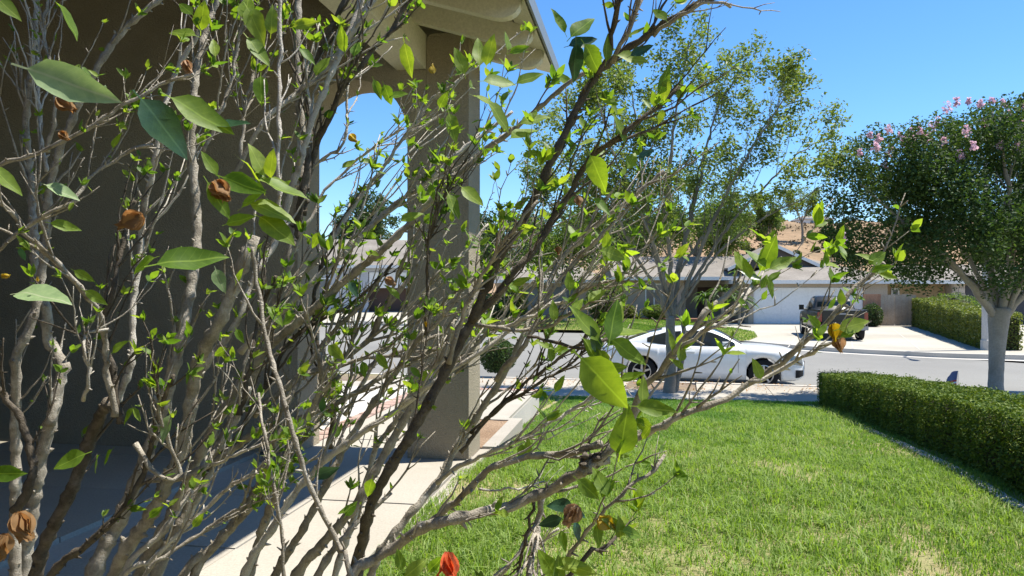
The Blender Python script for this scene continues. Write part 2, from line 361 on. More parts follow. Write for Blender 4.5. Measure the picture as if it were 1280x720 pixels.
# road: from the near kerb to the far kerb, which swings away to the left of the white coupe
KERB_N = 2.75
far_kerb = [(-45, 58), (-22, 50.6), (-10.6, 46.6), (-3, 43.4), (2.2, 41.2), (5.0, 39.9), (6.6, 38.3), (7.9, 35.5), (8.9, 32.4), (9.9, 29.6), (11.2, 27.3), (13.2, 25.4), (16.5, 23.8), (30, 20.7), (60, 13.8)]
near_line = [S(t, KERB_N) for t in np.linspace(-52, 62, len(far_kerb))]
mb = MB(); n = len(far_kerb)
vs = [(p.x, p.y, Z_ROAD) for p in near_line] + [(x, y, Z_ROAD) for x, y in far_kerb]
mb.add(vs, [(i, i + 1, n + i + 1, n + i) for i in range(n - 1)])
struct(mb.build('road', M['asphalt']))

def ribbon(mb, line, w0, w1, z0, z1):
    """a raised strip along a polyline (plan points), offset w0..w1 to its left-hand side"""
    pl = [Vector((p[0], p[1])) for p in line]; a = []; b = []
    for i in range(len(pl)):
        t = pl[min(i + 1, len(pl) - 1)] - pl[max(i - 1, 0)]; t.normalize(); nn = Vector((-t.y, t.x))
        a.append(pl[i] + nn * w0); b.append(pl[i] + nn * w1)
    m = len(pl)
    vs = [(p.x, p.y, z0) for p in a] + [(p.x, p.y, z0) for p in b] + [(p.x, p.y, z1) for p in a] + [(p.x, p.y, z1) for p in b]
    fs = []
    for i in range(m - 1):
        fs += [(2 * m + i, 2 * m + i + 1, 3 * m + i + 1, 3 * m + i), (i, i + 1, 2 * m + i + 1, 2 * m + i), (m + i + 1, m + i, 3 * m + i, 3 * m + i + 1)]
    mb.add(vs, fs)
fine = [tuple(p)[:2] for p in smooth_path([(x, y, 0) for x, y in far_kerb], 0.8)[0]]
# near kerb and gutter
mb = MB()
for k in range(-18, 20):
    mb.prism([(k * 2.4 + 0.012, 2.58), (k * 2.4 + 2.388, 2.58), (k * 2.4 + 2.388, 2.735), (k * 2.4 + 0.012, 2.735)], -0.95, Z_WALK + 0.012, lambda a, b, z: S(a, b, z))
struct(mb.build('kerb', M['kerb']))
mb = MB(); ribbon(mb, fine, 0.0, 0.16, -0.95, Z_FAR + 0.006)
struct(mb.build('kerb', M['kerb']))
mb = MB(); ribbon(mb, fine, -0.45, -0.004, Z_ROAD - 0.02, Z_ROAD + 0.006)
struct(mb.build('gutter', M['kerb']))

# near sidewalk: a bed with slabs on it
mb = MB(); mb.prism([(-52, 0.0), (62, 0.0), (62, 2.575), (-52, 2.575)], -0.95, Z_WALK - 0.05, lambda a, b, z: S(a, b, z))
side = struct(mb.build('sidewalk', M['kerb']))
slab = MB(); slab.box((0.006, 0.006, -0.06), (1.494, 1.244, 0.0)); slab_me = slab.mesh('slab')
for i, k in enumerate(range(-14, 12)):
    o = put('slab', slab_me, M['concrete'], side); o.matrix_basis = Matrix.Translation(S(k * 1.5, 0.004, Z_WALK + random.uniform(-0.003, 0.004))) @ Matrix.Rotation(A_S, 4, 'Z')
slab2 = MB(); slab2.box((0.006, 0.006, -0.06), (1.494, 1.30, 0.0)); slab2_me = slab2.mesh('slab')
WELLS = (-1, 3, -6, -10)                           # openings left for trees, filled with dirt
for k in range(-14, 12):
    if k in WELLS: continue
    o = put('slab', slab2_me, M['concrete'], side); o.matrix_basis = Matrix.Translation(S(k * 1.5, 1.258, Z_WALK + random.uniform(-0.003, 0.004))) @ Matrix.Rotation(A_S, 4, 'Z')
# parkway strip between the sidewalk and the kerb
mb = MB(); na, nb = 320, 7; vs = []
for i in range(na + 1):
    for j in range(nb + 1):
        t = -40 + 80 * i / na; q = 1.265 + (2.575 - 1.265) * j / nb
        p = S(t, q); vs.append((p.x, p.y, Z_WALK + (0.03 * math.sin(math.pi * j / nb) * abs(math.sin(math.pi * t / 1.5)) if math.floor(t / 1.5) in WELLS else -0.045) + random.uniform(-0.008, 0.008)))
mb.add(vs, [(i * (nb + 1) + j, (i + 1) * (nb + 1) + j, (i + 1) * (nb + 1) + j + 1, i * (nb + 1) + j + 1) for i in range(na) for j in range(nb)])
struct(mb.build('parkway', M['dirt'], smooth=True))
# dead leaves lying on the parkway
pp = []
for i in range(900):
    p = S(random.uniform(-6, 8), random.uniform(1.2, 2.9)); pp.append((p.x, p.y, Z_WALK + 0.035 if invS(p.x, p.y)[1] < 2.7 else Z_ROAD + 0.01))
stuff(tag(put('leaf_litter', leaf_cloud('leaf_litter', pp, 0.06, 0.5, 0.3), M['wilt']), 'brown fallen leaves scattered on the dirt strip beside the white car', 'leaf litter'))

# far block
mb = MB(); vs = [(x, y, Z_FAR) for x, y in fine]; m = len(vs)
outer = []
for i, (x, y) in enumerate(fine):
    a = math.atan2(y - 10, x); k = 130 / max(math.hypot(x, y - 10), 1); outer.append((x * k, 10 + (y - 10) * k, Z_FAR))
mb.add(vs + outer, [(i, i + 1, m + i + 1, m + i) for i in range(m - 1)])
struct(mb.build('far_block_ground', M['far_concrete']))
def patch(name, pts, m, z, thick=None, rnd_z=0.0):
    mb = MB(); mb.add([(p[0], p[1], z) for p in pts], [tuple(range(len(pts)))]); return struct(mb.build(name, m))
def gp(px, py, z): p = G(px, py, z); return (p.x, p.y)
zF = Z_FAR + 0.006
# lawn of the house across, raised in a mound towards the house
lawn_out = [(786, 413.5), (815, 415), (845, 417.5), (880, 421), (915, 426), (936, 425.5), (947, 421), (943, 415.5), (925, 411.5), (895, 408), (872, 404), (866, 399.5), (690, 399.5), (560, 399.5), (560, 409.5), (690, 412)]
mb = MB(); cen = Vector((5.5, 44)); ring = [Vector(gp(a, b, zF)) for a, b in lawn_out]
vs = []; nr = 8
for k in range(nr + 1):
    f = k / nr
    for p in ring:
        q = cen + (p - cen) * (1 - f); vs.append((q.x, q.y, zF + 0.45 * (1 - (1 - f) ** 2) * 0.55))
m = len(ring)
mb.add(vs, [(k * m + i, k * m + (i + 1) % m, (k + 1) * m + (i + 1) % m, (k + 1) * m + i) for k in range(nr) for i in range(m)])
o = struct(mb.build('far_lawn', M['far_lawn'], smooth=True))
lp = []
for i in range(26000):
    k = random.randrange(m); f = math.sqrt(random.random()); a = ring[k]; b = ring[(k + 1) % m]; c = a + (b - a) * random.random(); q = cen + (c - cen) * f
    lp.append((q.x, q.y, zF + 0.45 * (1 - f * f) * 0.55 + 0.03))
ax = RNG.normal(size=(len(lp), 3)) * 0.4 + [0, 0, 1]
stuff(tag(put('lawn_grass', leaf_cloud('lawn_grass', lp, 0.10, 0.25, 0.5, axis=ax), M['grass']), 'mown grass on the lawn across the street behind the white car', 'grass'))
# joints in the driveway across
mb = MB()
for (a, b) in (((985, 434), (1008, 406)), ((1066, 436), (1062, 407)), ((1150, 437), (1112, 408)), ((952, 416), (1180, 419.5)), ((1080, 433), (1215, 436))):
    p = Vector(gp(*a, zF)); q = Vector(gp(*b, zF)); dd = (q - p).normalized(); nn = Vector((-dd.y, dd.x)) * 0.02
    mb.add([(*(p - nn), zF), (*(q - nn), zF), (*(q + nn), zF), (*(p + nn), zF)], [(0, 1, 2, 3)])
struct(mb.build('driveway_joint', M['kerb']))
# mulch island in the driveway on the left
isl = [gp(a, b, zF) for a, b in ((432, 399), (448, 396), (470, 394.5), (500, 394.5), (520, 396), (524, 399), (515, 402), (480, 404), (445, 402.5))]
patch('mulch_island', isl, M['mulch'], zF + 0.02)
mb = MB(); isl3 = isl + [isl[0]]
for i in range(len(isl)): mb.tube([(*isl3[i], zF + 0.03), (*isl3[i + 1], zF + 0.03)], [0.09, 0.09], 6)
struct(mb.build('island_kerb', M['kerb']))
# mulch bed in front of the tan wall
mb = MB(); mb.prism([(6.0, 45.6), (14.2, 45.6), (14.2, 47.6), (6.0, 47.6)], Z_FAR - 0.1, -0.36); struct(mb.build('planting_bed', M['mulch']))

# dry hill behind the houses
def hill_z(x, y):
    s = min(max((y - 78) / 95, 0), 1); s = s * s * (3 - 2 * s)
    side = min(max((x + 35) / 75, 0), 1); side = side * side * (3 - 2 * side)
    z = (2.5 + 15.5 * side) * s + 1.0 * math.sin(x * 0.05 + 1) * s + 0.6 * math.sin(x * 0.17 + y * 0.11) * s + 0.35 * math.sin(x * 0.43 - y * 0.3) * s
    return Z_FAR - 0.05 + z
mb = MB(); na, nb = 130, 60; vs = []
for i in range(na + 1):
    for j in range(nb + 1):
        x = -180 + 460 * i / na; y = 76 + 190 * (j / nb) ** 1.2
        vs.append((x, y, hill_z(x, y) + random.uniform(-0.12, 0.12)))
mb.add(vs, [(i * (nb + 1) + j, (i + 1) * (nb + 1) + j, (i + 1) * (nb + 1) + j + 1, i * (nb + 1) + j + 1) for i in range(na) for j in range(nb)])
struct(mb.build('hill', M['hill'], smooth=True))
pp = []
for i in range(9000):
    x = random.uniform(20, 110); y = random.uniform(90, 176)
    if random.random() < 0.5 + 0.5 * math.sin(x * 0.6 + 2 * math.sin(y * 0.21)): pp.append((x, y, hill_z(x, y) + 0.1))
o = put('dry_brush', leaf_cloud('dry_brush', pp, 0.6, 0.7, 0.8), M['brush']); stuff(tag(o, 'dry brown brush covering the slope of the hill', 'brush'))

# ------------------------------------------------------------------ front lawn
LV0, LV1 = -1.53, 4.2
mb = MB(); us = np.linspace(-4, 17.5, 70); vv = np.linspace(-1.52, 14, 60); vs = []
for u in us:
    for v in vv:
        p = H(u, v); t, q = invS(p.x, p.y)
        if q > -0.01: p = S(t, -0.01)
        vs.append((p.x, p.y, zl(p.x, p.y) + 0.012 * math.sin(p.x * 2.1) * math.sin(p.y * 1.7)))
m = len(vv)
mb.add(vs, [(i * m + j, i * m + j + 1, (i + 1) * m + j + 1, (i + 1) * m + j) for i in range(len(us) - 1) for j in range(m - 1)])
struct(mb.build('lawn', M['lawn_soil'], smooth=True))
# lawn left of the walkway and beyond the porch
mb = MB(); us = np.linspace(11.35, 18.5, 24); vv = np.linspace(-16, -1.52, 40); vs = []
for u in us:
    for v in vv:
        p = H(u, v); t, q = invS(p.x, p.y)
        if q > -0.01: p = S(t, -0.01)
        vs.append((p.x, p.y, zl(p.x, p.y)))
m = len(vv)
mb.add(vs, [(i * m + j, i * m + j + 1, (i + 1) * m + j + 1, (i + 1) * m + j) for i in range(len(us) - 1) for j in range(m - 1)])
struct(mb.build('lawn', M['lawn_soil'], smooth=True))

def vnoise(x, y, s, seed=0):
    """cheap smooth value noise on arrays"""
    x = x * s + 17.3 * seed; y = y * s - 9.1 * seed
    xi = np.floor(x); yi = np.floor(y); fx = x - xi; fy = y - yi
    fx = fx * fx * (3 - 2 * fx); fy = fy * fy * (3 - 2 * fy)
    h = lambda a, b: np.modf(np.abs(np.sin(a * 127.1 + b * 311.7 + seed) * 43758.5453))[0]
    return (h(xi, yi) * (1 - fx) + h(xi + 1, yi) * fx) * (1 - fy) + (h(xi, yi + 1) * (1 - fx) + h(xi + 1, yi + 1) * fx) * fy

def blades(name, x, y, z, length, width, rnd, lean=0.45):
    n = len(x); base = np.stack([x, y, z], 1)
    a = RNG.uniform(0, 2 * np.pi, n); d = np.stack([np.cos(a), np.sin(a), np.zeros(n)], 1)
    s = np.stack([-np.sin(a), np.cos(a), np.zeros(n)], 1)
    tw = RNG.uniform(-1, 1, (n, 1)); s = unit(s + d * tw)
    L = length[:, None]; w = width[:, None]; ln = (lean * RNG.uniform(0.2, 1.7, (n, 1)))
    up = np.array([[0, 0, 1.0]])
    m1 = base + up * L * 0.55 + d * L * ln * 0.3; tip = base + up * L * (1.0 - 0.35 * np.minimum(ln, 1.3)) + d * L * ln
    v = np.empty((n, 5, 3)); v[:, 0] = base - s * w; v[:, 1] = base + s * w; v[:, 2] = m1 + s * w * 0.8; v[:, 3] = m1 - s * w * 0.8; v[:, 4] = tip
    b = (np.arange(n) * 5)[:, None]
    f = np.concatenate([b + [0, 1, 2, 3], b + [3, 2, 4]], 1).ravel()
    return fast_mesh(name, v.reshape(-1, 3), f, np.tile([4, 3], n), np.repeat(rnd, 5))
def lawn_sites(n, u0, u1, v0, v1, power=1.0):
    u = u0 + (u1 - u0) * RNG.uniform(0, 1, n) ** power; v = RNG.uniform(v0, v1, n)
    x = u * UX + v * UY; y = u * UY - v * UX
    q = (x - S0[0]) * NX + (y - S0[1]) * NY
    k = (q < -0.03); return x[k], y[k], u[k], v[k]
zlv = lambda x, y: -0.01 - 0.625 * np.clip((y - 6) / 8.3, 0, 1) ** 1.15
# fine green turf
x, y, u, v = lawn_sites(330000, 2.2, 15.6, -1.5, 3.55, 1.5)
nz = vnoise(x, y, 1.1, 1) * 0.5 + vnoise(x, y, 2.7, 2) * 0.3 + vnoise(x, y, 7, 3) * 0.2
far = np.clip((u - 6.5) / 4, 0, 1)
keep = RNG.uniform(0, 1, len(x)) < np.clip(0.2 + 2.8 * (nz - 0.32) + 0.85 * far, 0.10, 1)
x, y, u, nz, far = x[keep], y[keep], u[keep], nz[keep], far[keep]
L = RNG.uniform(0.028, 0.06, len(x)) * (0.7 + 0.8 * nz); W = RNG.uniform(0.0016, 0.003, len(x)) * (1 + 0.09 * u)
me = blades('lawn_grass', x, y, zlv(x, y) - 0.003, L, W, np.clip(0.55 * RNG.uniform(0, 1, len(x)) + 0.55 * (1 - far) * RNG.uniform(0.3, 1, len(x)), 0, 1), 0.6)
stuff(tag(put('lawn_grass', me, M['grass']), 'short green turf of the front lawn in the sun', 'grass'))
# coarse bright tufts
cx, cy, cu, cv = lawn_sites(2900, 2.6, 12.5, -1.4, 3.5, 1.25)
k = vnoise(cx, cy, 0.9, 5) > 0.36; cx, cy = cx[k], cy[k]
rep = 14; x = np.repeat(cx, rep) + RNG.normal(0, 0.035, len(cx) * rep); y = np.repeat(cy, rep) + RNG.normal(0, 0.035, len(cx) * rep)
me = blades('tuft_grass', x, y, zlv(x, y) - 0.003, RNG.uniform(0.06, 0.155, len(x)), RNG.uniform(0.0028, 0.005, len(x)), RNG.uniform(0.55, 1, len(x)), 0.95)
stuff(tag(put('lawn_grass', me, M['grass']), 'coarse light green grass tufts standing out of the near lawn', 'grass'))
# straw in the bare patches
x, y, u, v = lawn_sites(38000, 2.4, 11, -1.5, 3.5, 1.3)
nz = vnoise(x, y, 1.1, 1) * 0.5 + vnoise(x, y, 2.7, 2) * 0.3 + vnoise(x, y, 7, 3) * 0.2
k = RNG.uniform(0, 1, len(x)) < np.clip(1.5 * (0.56 - nz), 0.06, 1); x, y = x[k], y[k]
me = blades('dry_grass', x, y, zlv(x, y) - 0.003, RNG.uniform(0.03, 0.075, len(x)), RNG.uniform(0.0015, 0.0028, len(x)), RNG.uniform(0, 1, len(x)), 1.2)
stuff(tag(put('lawn_grass', me, M['grass_dry']), 'straw coloured dry grass in the thin patches of the lawn', 'grass'))
# turf left of the walk, thin and half dry
x, y, u, v = lawn_sites(26000, 11.4, 18, -8, -1.6); k = vnoise(x, y, 0.8, 4) > 0.3; x, y = x[k], y[k]
me = blades('side_grass', x, y, zlv(x, y), RNG.uniform(0.04, 0.07, len(x)), RNG.uniform(0.004, 0.007, len(x)), RNG.uniform(0, 1, len(x)), 0.6)
stuff(tag(put('lawn_grass', me, M['grass']), 'thin half dry turf beyond the brick band of the walkway', 'grass'))

# ------------------------------------------------------------------ walkway of slabs with brick bands
mb = MB(); mb.box((-3.5, -6.3, -0.5), (11.35, -1.54, -0.035), lambda a, b, z: H(a, b, z))
walk = struct(mb.build('walkway', M['kerb']))
def slab_obj(u0, u1, v0, v1, z1=0.0, m='concrete', name='slab'):
    mb = MB(); dz = random.uniform(-0.003, 0.003); g = 0.005
    mb.box((u0 + g, v0 + g, -0.05), (u1 - g, v1 - g, z1 + dz), lambda a, b, z: H(a, b, z)); return mb.build(name, M[m], walk)
uu = [-3.5, -2.2, -0.9, 0.4, 1.7, 3.0, 4.05, 5.1, 6.15, 7.2, 8.4, 9.7, 11.0]
for i in range(len(uu) - 1):
    for (a, b) in ((-3.2, -2.37), (-2.37, -1.54)): slab_obj(uu[i], uu[i + 1], a, b)
    for (a, b) in ((-6.3, -4.9), (-4.9, -3.55)):
        if uu[i] < 6.4: slab_obj(uu[i], uu[i + 1], a, b)
bm = MB(); bm.box((0.004, 0.004, -0.06), (0.098, 0.205, 0.0)); brick_me = bm.mesh('brick')
RH = Matrix(((UX, UY, 0, 0), (UY, -UX, 0, 0), (0, 0, 1, 0), (0, 0, 0, 1)))
def brick_at(u, v, along):
    o = put('brick', brick_me, M['brick'], walk)
    m = Matrix.Translation(H(u, v, 0.002 + random.uniform(-0.003, 0.004))) @ Matrix.Rotation(math.pi / 2 - A_H + (0 if along else math.pi / 2), 4, 'Z')
    o.matrix_basis = m
for i in range(48):                                   # band along the left side of the walk
    u = 6.25 + i * 0.1
    brick_at(u, -3.21, True)
for i in range(17):                                   # band across its far end
    v = -3.2 + i * 0.1
    brick_at(11.22, v + 0.1, False)
mb = MB(); mb.box((6.15, -6.3, -0.3), (11.0, -3.425, -0.06), lambda a, b, z: H(a, b, z)); struct(mb.build('planting_bed', M['soil']))

# raised kerb of the planter beside the column
mb = MB()
mb.box((6.99, -1.50, -0.35), (8.45, -1.36, 0.02), lambda a, b, z: H(a, b, z))
mb.box((8.455, -2.1, -0.35), (8.58, -1.36, 0.018), lambda a, b, z: H(a, b, z))
mb.box((4.6, -1.528, -0.35), (6.985, -1.42, -0.004), lambda a, b, z: H(a, b, z))
struct(mb.build('planter_kerb', M['concrete']))
mb = MB(); na, nb = 22, 8; vs = []
for i in range(na + 1):
    for j in range(nb + 1):
        p = H(7.0 + 1.45 * i / na, -2.08 + 0.575 * j / nb); vs.append((p.x, p.y, 0.006 + random.uniform(-0.004, 0.012)))
mb.add(vs, [(i * (nb + 1) + j, (i + 1) * (nb + 1) + j, (i + 1) * (nb + 1) + j + 1, i * (nb + 1) + j + 1) for i in range(na) for j in range(nb)])
struct(mb.build('planting_bed', M['soil'], smooth=True))

# ------------------------------------------------------------------ the porch: arched wall, column, beam, rafters, eave
PU0, PU1 = 6.49, 6.97
porch = thing('porch_house', 'taupe stucco house front with arched porch wall and square column', 'house', H(6.7, -3.5, 0))
fr = lambda a, b, z: H(a, b, z)
def solve_v(px, u):                                    # v at which a pixel column meets the plane u
    k = (px - CX) / F; return u * (k * UY - UX) / (UY + k * UX)
VA0 = solve_v(372, PU0); VA1 = solve_v(509, PU0); VC1 = -1.52
vm = (VA0 + VA1) / 2; ra = (VA1 - VA0) / 2; ZS = 3.48 - ra; ZT = 5.4
# wall with its arch: outline in (v, z)
arch = [(vm + ra * math.cos(a), ZS + ra * math.sin(a)) for a in np.linspace(0, math.pi, 21)]
mb = MB()
mb.box((PU0, -6.5, 0), (PU1, VA0, ZS), fr)
def strip_arch():
    n = len(arch)
    for i in range(n - 1):
        (va, za), (vb, zb) = arch[i], arch[i + 1]
        vs = [H(PU0, va, za), H(PU0, vb, zb), H(PU0, vb, ZT), H(PU0, va, ZT), H(PU1, va, za), H(PU1, vb, zb), H(PU1, vb, ZT), H(PU1, va, ZT)]
        mb.add(vs, [(0, 1, 2, 3), (5, 4, 7, 6), (4, 5, 1, 0)])
strip_arch()
mb.box((PU0, -6.5, ZS), (PU1, VA0, ZT), fr)
wl_o = mb.build('wall', M['stucco'], porch)
# column with rounded shoulders at its top
mb = MB(); zc = 3.86; rr = 0.07; poly = [(VA1, 0.0), (VC1, 0.0), (VC1, zc - rr)]
poly += [(VC1 - rr + rr * math.cos(a), zc - rr + rr * math.sin(a)) for a in np.linspace(0, math.pi / 2, 6)][1:]
poly += [(VA1 + 0.18 + rr - rr * math.sin(a), zc - rr + rr * math.cos(a)) for a in np.linspace(0, math.pi / 2, 6)]
poly += [(VA1 + 0.18, ZS), (VA1, ZS)]
n = len(poly); vs = [H(PU0 + 0.003, a, b) for a, b in poly] + [H(PU1 - 0.003, a, b) for a, b in poly]
mb.add(vs, [tuple(range(n)), tuple(range(2 * n - 1, n - 1, -1))] + [(i, n + i, n + (i + 1) % n, (i + 1) % n) for i in range(n)])
mb.build('column', M['stucco'], porch)
mb = MB(); mb.box((PU0 + 0.004, VA1 - 0.001, ZS), (PU1 - 0.004, VA1 + 0.176, 3.54), fr); mb.build('column_shoulder', M['stucco'], porch)
# unseen house walls beside and behind the viewer, added to block skylight on the porch
mb = MB(); mb.box((-0.75, -6.8, 0), (PU0 - 0.003, -6.5, ZT), fr); mb.box((-1.05, -6.8, 0), (-0.755, 1.2, 3.1), fr); mb.build('unseen_wall', M['stucco'], porch)
# roof plane
EV, EZ, SL = -0.86, 3.72, math.tan(math.radians(17))
def roofz(v): return EZ + (EV - v) * SL
RU0, RU1 = -1.0, 7.45  # roof carried back out of view to cut skylight on the porch wall
roof_t = thing('porch_roof', 'porch roof with pale board soffit, rounded rafter tails and dark drip edge', 'roof', H(5.6, -2.5, EZ))
bw = 0.19; i = 0; v = EV
while v > -7.0:                                        # soffit boards along the eave
    a, b = v, v - bw + 0.014
    mb = MB()
    vs = [H(u, q, roofz(q) + dz) for dz in (0.0, 0.02) for (u, q) in ((RU0, a), (RU1, a), (RU1, b), (RU0, b))]
    mb.add(vs, [(0, 1, 2, 3), (7, 6, 5, 4), (0, 4, 5, 1), (1, 5, 6, 2), (2, 6, 7, 3), (3, 7, 4, 0)])
    mb.build('soffit_board', M['soffit'], roof_t); v -= bw
mb = MB()
vs = [H(u, q, roofz(q) + dz) for dz in (0.023, 0.075) for (u, q) in ((RU0 - .03, EV + .03), (RU1 + .03, EV + .03), (RU1 + .03, -7.0), (RU0 - .03, -7.0))]
mb.add(vs, [(0, 1, 2, 3), (7, 6, 5, 4), (0, 4, 5, 1), (1, 5, 6, 2), (2, 6, 7, 3), (3, 7, 4, 0)])
mb.build('shingles', M['shingle'], roof_t)
mb = MB(); mb.box((RU0 - 0.035, EV + 0.032, EZ - 0.045), (RU1 + 0.035, EV + 0.05, EZ + 0.085), fr); mb.build('drip_edge', M['drip'], roof_t)
for u in (-0.4, 0.25, 0.9, 1.55, 2.2, 2.85, 3.5, 4.15, 4.8, 5.45, 6.10, 6.72):                # rafters with rounded tails
    mb = MB(); hgt = 0.2; pr = []
    v_in = -4.2
    top = [(v_in, roofz(v_in) - 0.003), (EV - 0.02, roofz(EV - 0.02) - 0.003)]
    tail = [(EV - 0.02 - 0.22 * (1 - math.cos(a)), roofz(EV - 0.02 - 0.22 * (1 - math.cos(a))) - 0.003 - 0.02 - (hgt - 0.02) * math.sin(a)) for a in np.linspace(0, math.pi / 2, 9)]
    poly = top + tail + [(v_in, roofz(v_in) - hgt)]
    n = len(poly); vs = [H(u, a, b) for a, b in poly] + [H(u + 0.09, a, b) for a, b in poly]
    mb.add(vs, [tuple(range(n)), tuple(range(2 * n - 1, n - 1, -1))] + [(k, n + k, n + (k + 1) % n, (k + 1) % n) for k in range(n)])
    mb.build('rafter', M['beam'], roof_t)
vb = VA1 + 0.0
mb = MB(); mb.box((RU0 + 0.05, vb - 0.10, 3.545), (PU1 - 0.05, vb + 0.175, 3.86), fr); mb.build('beam', M['beam'], roof_t)

# ------------------------------------------------------------------ clipped hedge along the lawn with its concrete strip
hd = Vector((5.42 - 3.79, 13.15 - 5.47)); hd.normalize(); HB = Vector((3.79, 5.47)); hn = Vector((hd.y, -hd.x))
def HG(s, w, z=0.0):                                    # hedge frame: s along it, w across (to the right)
    p = HB + hd * s + hn * w; return Vector((p.x, p.y, zl(p.x, p.y) + z))
hedge = thing('hedge', 'low clipped dark green hedge running beside the sunny front lawn', 'hedge', HG(3, 0.5))
hs0, hs1, hw, hh = -3.2, 7.85, 0.85, 0.58
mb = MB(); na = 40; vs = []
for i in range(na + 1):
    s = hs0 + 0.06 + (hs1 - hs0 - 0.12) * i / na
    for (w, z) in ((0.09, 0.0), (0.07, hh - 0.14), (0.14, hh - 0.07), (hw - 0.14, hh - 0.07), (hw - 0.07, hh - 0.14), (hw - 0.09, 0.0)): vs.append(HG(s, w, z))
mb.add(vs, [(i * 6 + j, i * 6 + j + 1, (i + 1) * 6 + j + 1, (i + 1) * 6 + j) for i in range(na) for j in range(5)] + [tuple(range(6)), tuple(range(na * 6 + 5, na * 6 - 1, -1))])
mb.build('dark_core', M['core_shade'], hedge)  # solid dark core, painted as the shade between the leaves
pts = []; axs = []
nl = 105000
A_top, A_fr, A_end = hw, hh, 0.08
for i in range(nl):
    k = random.random(); s = random.uniform(hs0, hs1) if random.random() < 0.96 else hs1 - 0.03 + random.gauss(0, 0.03)
    dep = abs(random.gauss(0, 0.035)); bmp = 0.03 * math.sin(s * 5.1) + 0.02 * math.sin(s * 13 + 1)
    end = (s > hs1 - 0.1)
    if end: w, z = random.uniform(0, hw), random.uniform(0, hh); on = (0, 0, 0.2)
    elif k < 0.44: w, z = random.uniform(0, hw), hh - dep + bmp * 0.6 + (random.random() < 0.05) * random.uniform(0, 0.06)
    elif k < 0.80: w, z = dep + bmp * 0.6 - 0.01, random.uniform(0.02, hh)
    else: w, z = hw - dep, random.uniform(0, hh)
    p = HG(s, w, z); pts.append(p)
pts = np.array(pts)
me = leaf_cloud('leaves', pts, 0.030, 0.55, 0.9); stuff(put('leaves', me, M['hedge_leaf'], hedge))
mb = MB()
for i in range(9):
    s0 = -3.0 + i * 1.25
    vs = [HG(s, w, z) for z in (-0.05, 0.018) for (s, w) in ((s0 + .008, -0.19), (s0 + 1.242, -0.19), (s0 + 1.242, -0.09), (s0 + .008, -0.09))]
    mb.add(vs, [(0, 3, 2, 1), (4, 5, 6, 7), (0, 1, 5, 4), (1, 2, 6, 5), (2, 3, 7, 6), (3, 0, 4, 7)])
struct(mb.build('mow_strip', M['kerb']))

# ================================================================== TREES
def spur_branches(path, par, r_at, n, lo, hi, length, up=0.5, spread=0.7):
    """secondary branches leaving a limb; returns polylines with radii"""
    out = []
    for i in range(n):
        t = random.uniform(lo, hi); k = min(int(t * (len(path) - 1)), len(path) - 2)
        p = path[k]; d = (path[k + 1] - path[max(k - 1, 0)]).normalized()
        s = Vector((random.gauss(0, 1), random.gauss(0, 1), random.gauss(0, 0.6))).normalized()
        q = (d + s * spread + Vector((0, 0, up * 0.5))).normalized(); L = length * random.uniform(0.5, 1.25) * (1.1 - 0.5 * t)
        a = p + q * L * 0.5 + Vector((random.gauss(0, .06), random.gauss(0, .06), 0)) * L
        b = p + (q + Vector((0, 0, 0.25 * up))).normalized() * L
        r = r_at(t) * random.uniform(0.35, 0.55); out.append(([p, a, b], [r, r * 0.7, r * 0.3]))
    return out
def build_limb(parent, name, pts, r0, r1, m, step, jit, sides=7, subs=0, sub_len=0.8, sub_lo=0.35, up=0.5, spread=0.7, twigs=3):
    path, par = smooth_path(pts, step, jit)
    rad = [(r0 * (1 - t) + r1 * t) * (1 + random.uniform(-0.06, 0.06)) for t in par]
    mb = MB(); mb.tube(path, rad, sides); tips = [path[-1]]; mids = [path[int(len(path) * f)] for f in (0.6, 0.72, 0.85)]
    for (q, r) in spur_branches(path, par, lambda t: r0 * (1 - t) + r1 * t, subs, sub_lo, 0.97, sub_len, up, spread):
        pp, pa = smooth_path(q, step * 0.8, jit * 0.7); rr = [r[0] * (1 - t) + r[2] * t for t in pa]
        mb.tube(pp, rr, 5); tips.append(pp[-1]); mids.append(pp[len(pp) // 2])
        for (q2, r2) in spur_branches(pp, pa, lambda t: r[0] * (1 - t) + r[2] * t, twigs, 0.3, 0.95, sub_len * 0.5, up, spread):
            mb.tube(q2, [x * 0.9 for x in r2], 4); tips.append(Vector(q2[-1])); mids.append(Vector(q2[1]))
    mb.build(name, m, parent, smooth=True)
    return tips, mids

# ---- young open tree on the parkway in front of the white coupe
TD = 15.35
yt_base = P(838, 487, TD); yt_base.z = Z_WALK
ytree = thing('street_tree', 'slender open tree with several upright limbs in front of white coupe', 'tree', yt_base)
def TP(l, d0=TD, d1=None):
    d1 = d0 if d1 is None else d1
    return [P(x, y, d0 + (d1 - d0) * i / max(len(l) - 1, 1)) for i, (x, y) in enumerate(l)]
tr = TP([(836, 492), (838, 470), (839, 440), (838, 415), (838, 395)]); tr[0].z = Z_WALK - 0.15
pa, pr_ = smooth_path(tr, 0.1, 0.004); mb = MB(); mb.tube(pa, [0.125 * (1 - t) + 0.09 * t + 0.07 * max(0, 0.25 - t) for t in pr_], 12); mb.build('trunk', M['tree_bark'], ytree, smooth=True)
tr = TP([(843, 490), (850, 460), (856, 425), (853, 395), (858, 360)], TD + .1, TD + .3); tr[0].z = Z_WALK - 0.1
pa, pr_ = smooth_path(tr, 0.1, 0.004); mb = MB(); mb.tube(pa, [0.06 * (1 - t) + 0.04 * t for t in pr_], 10); mb.build('trunk', M['tree_bark'], ytree, smooth=True)
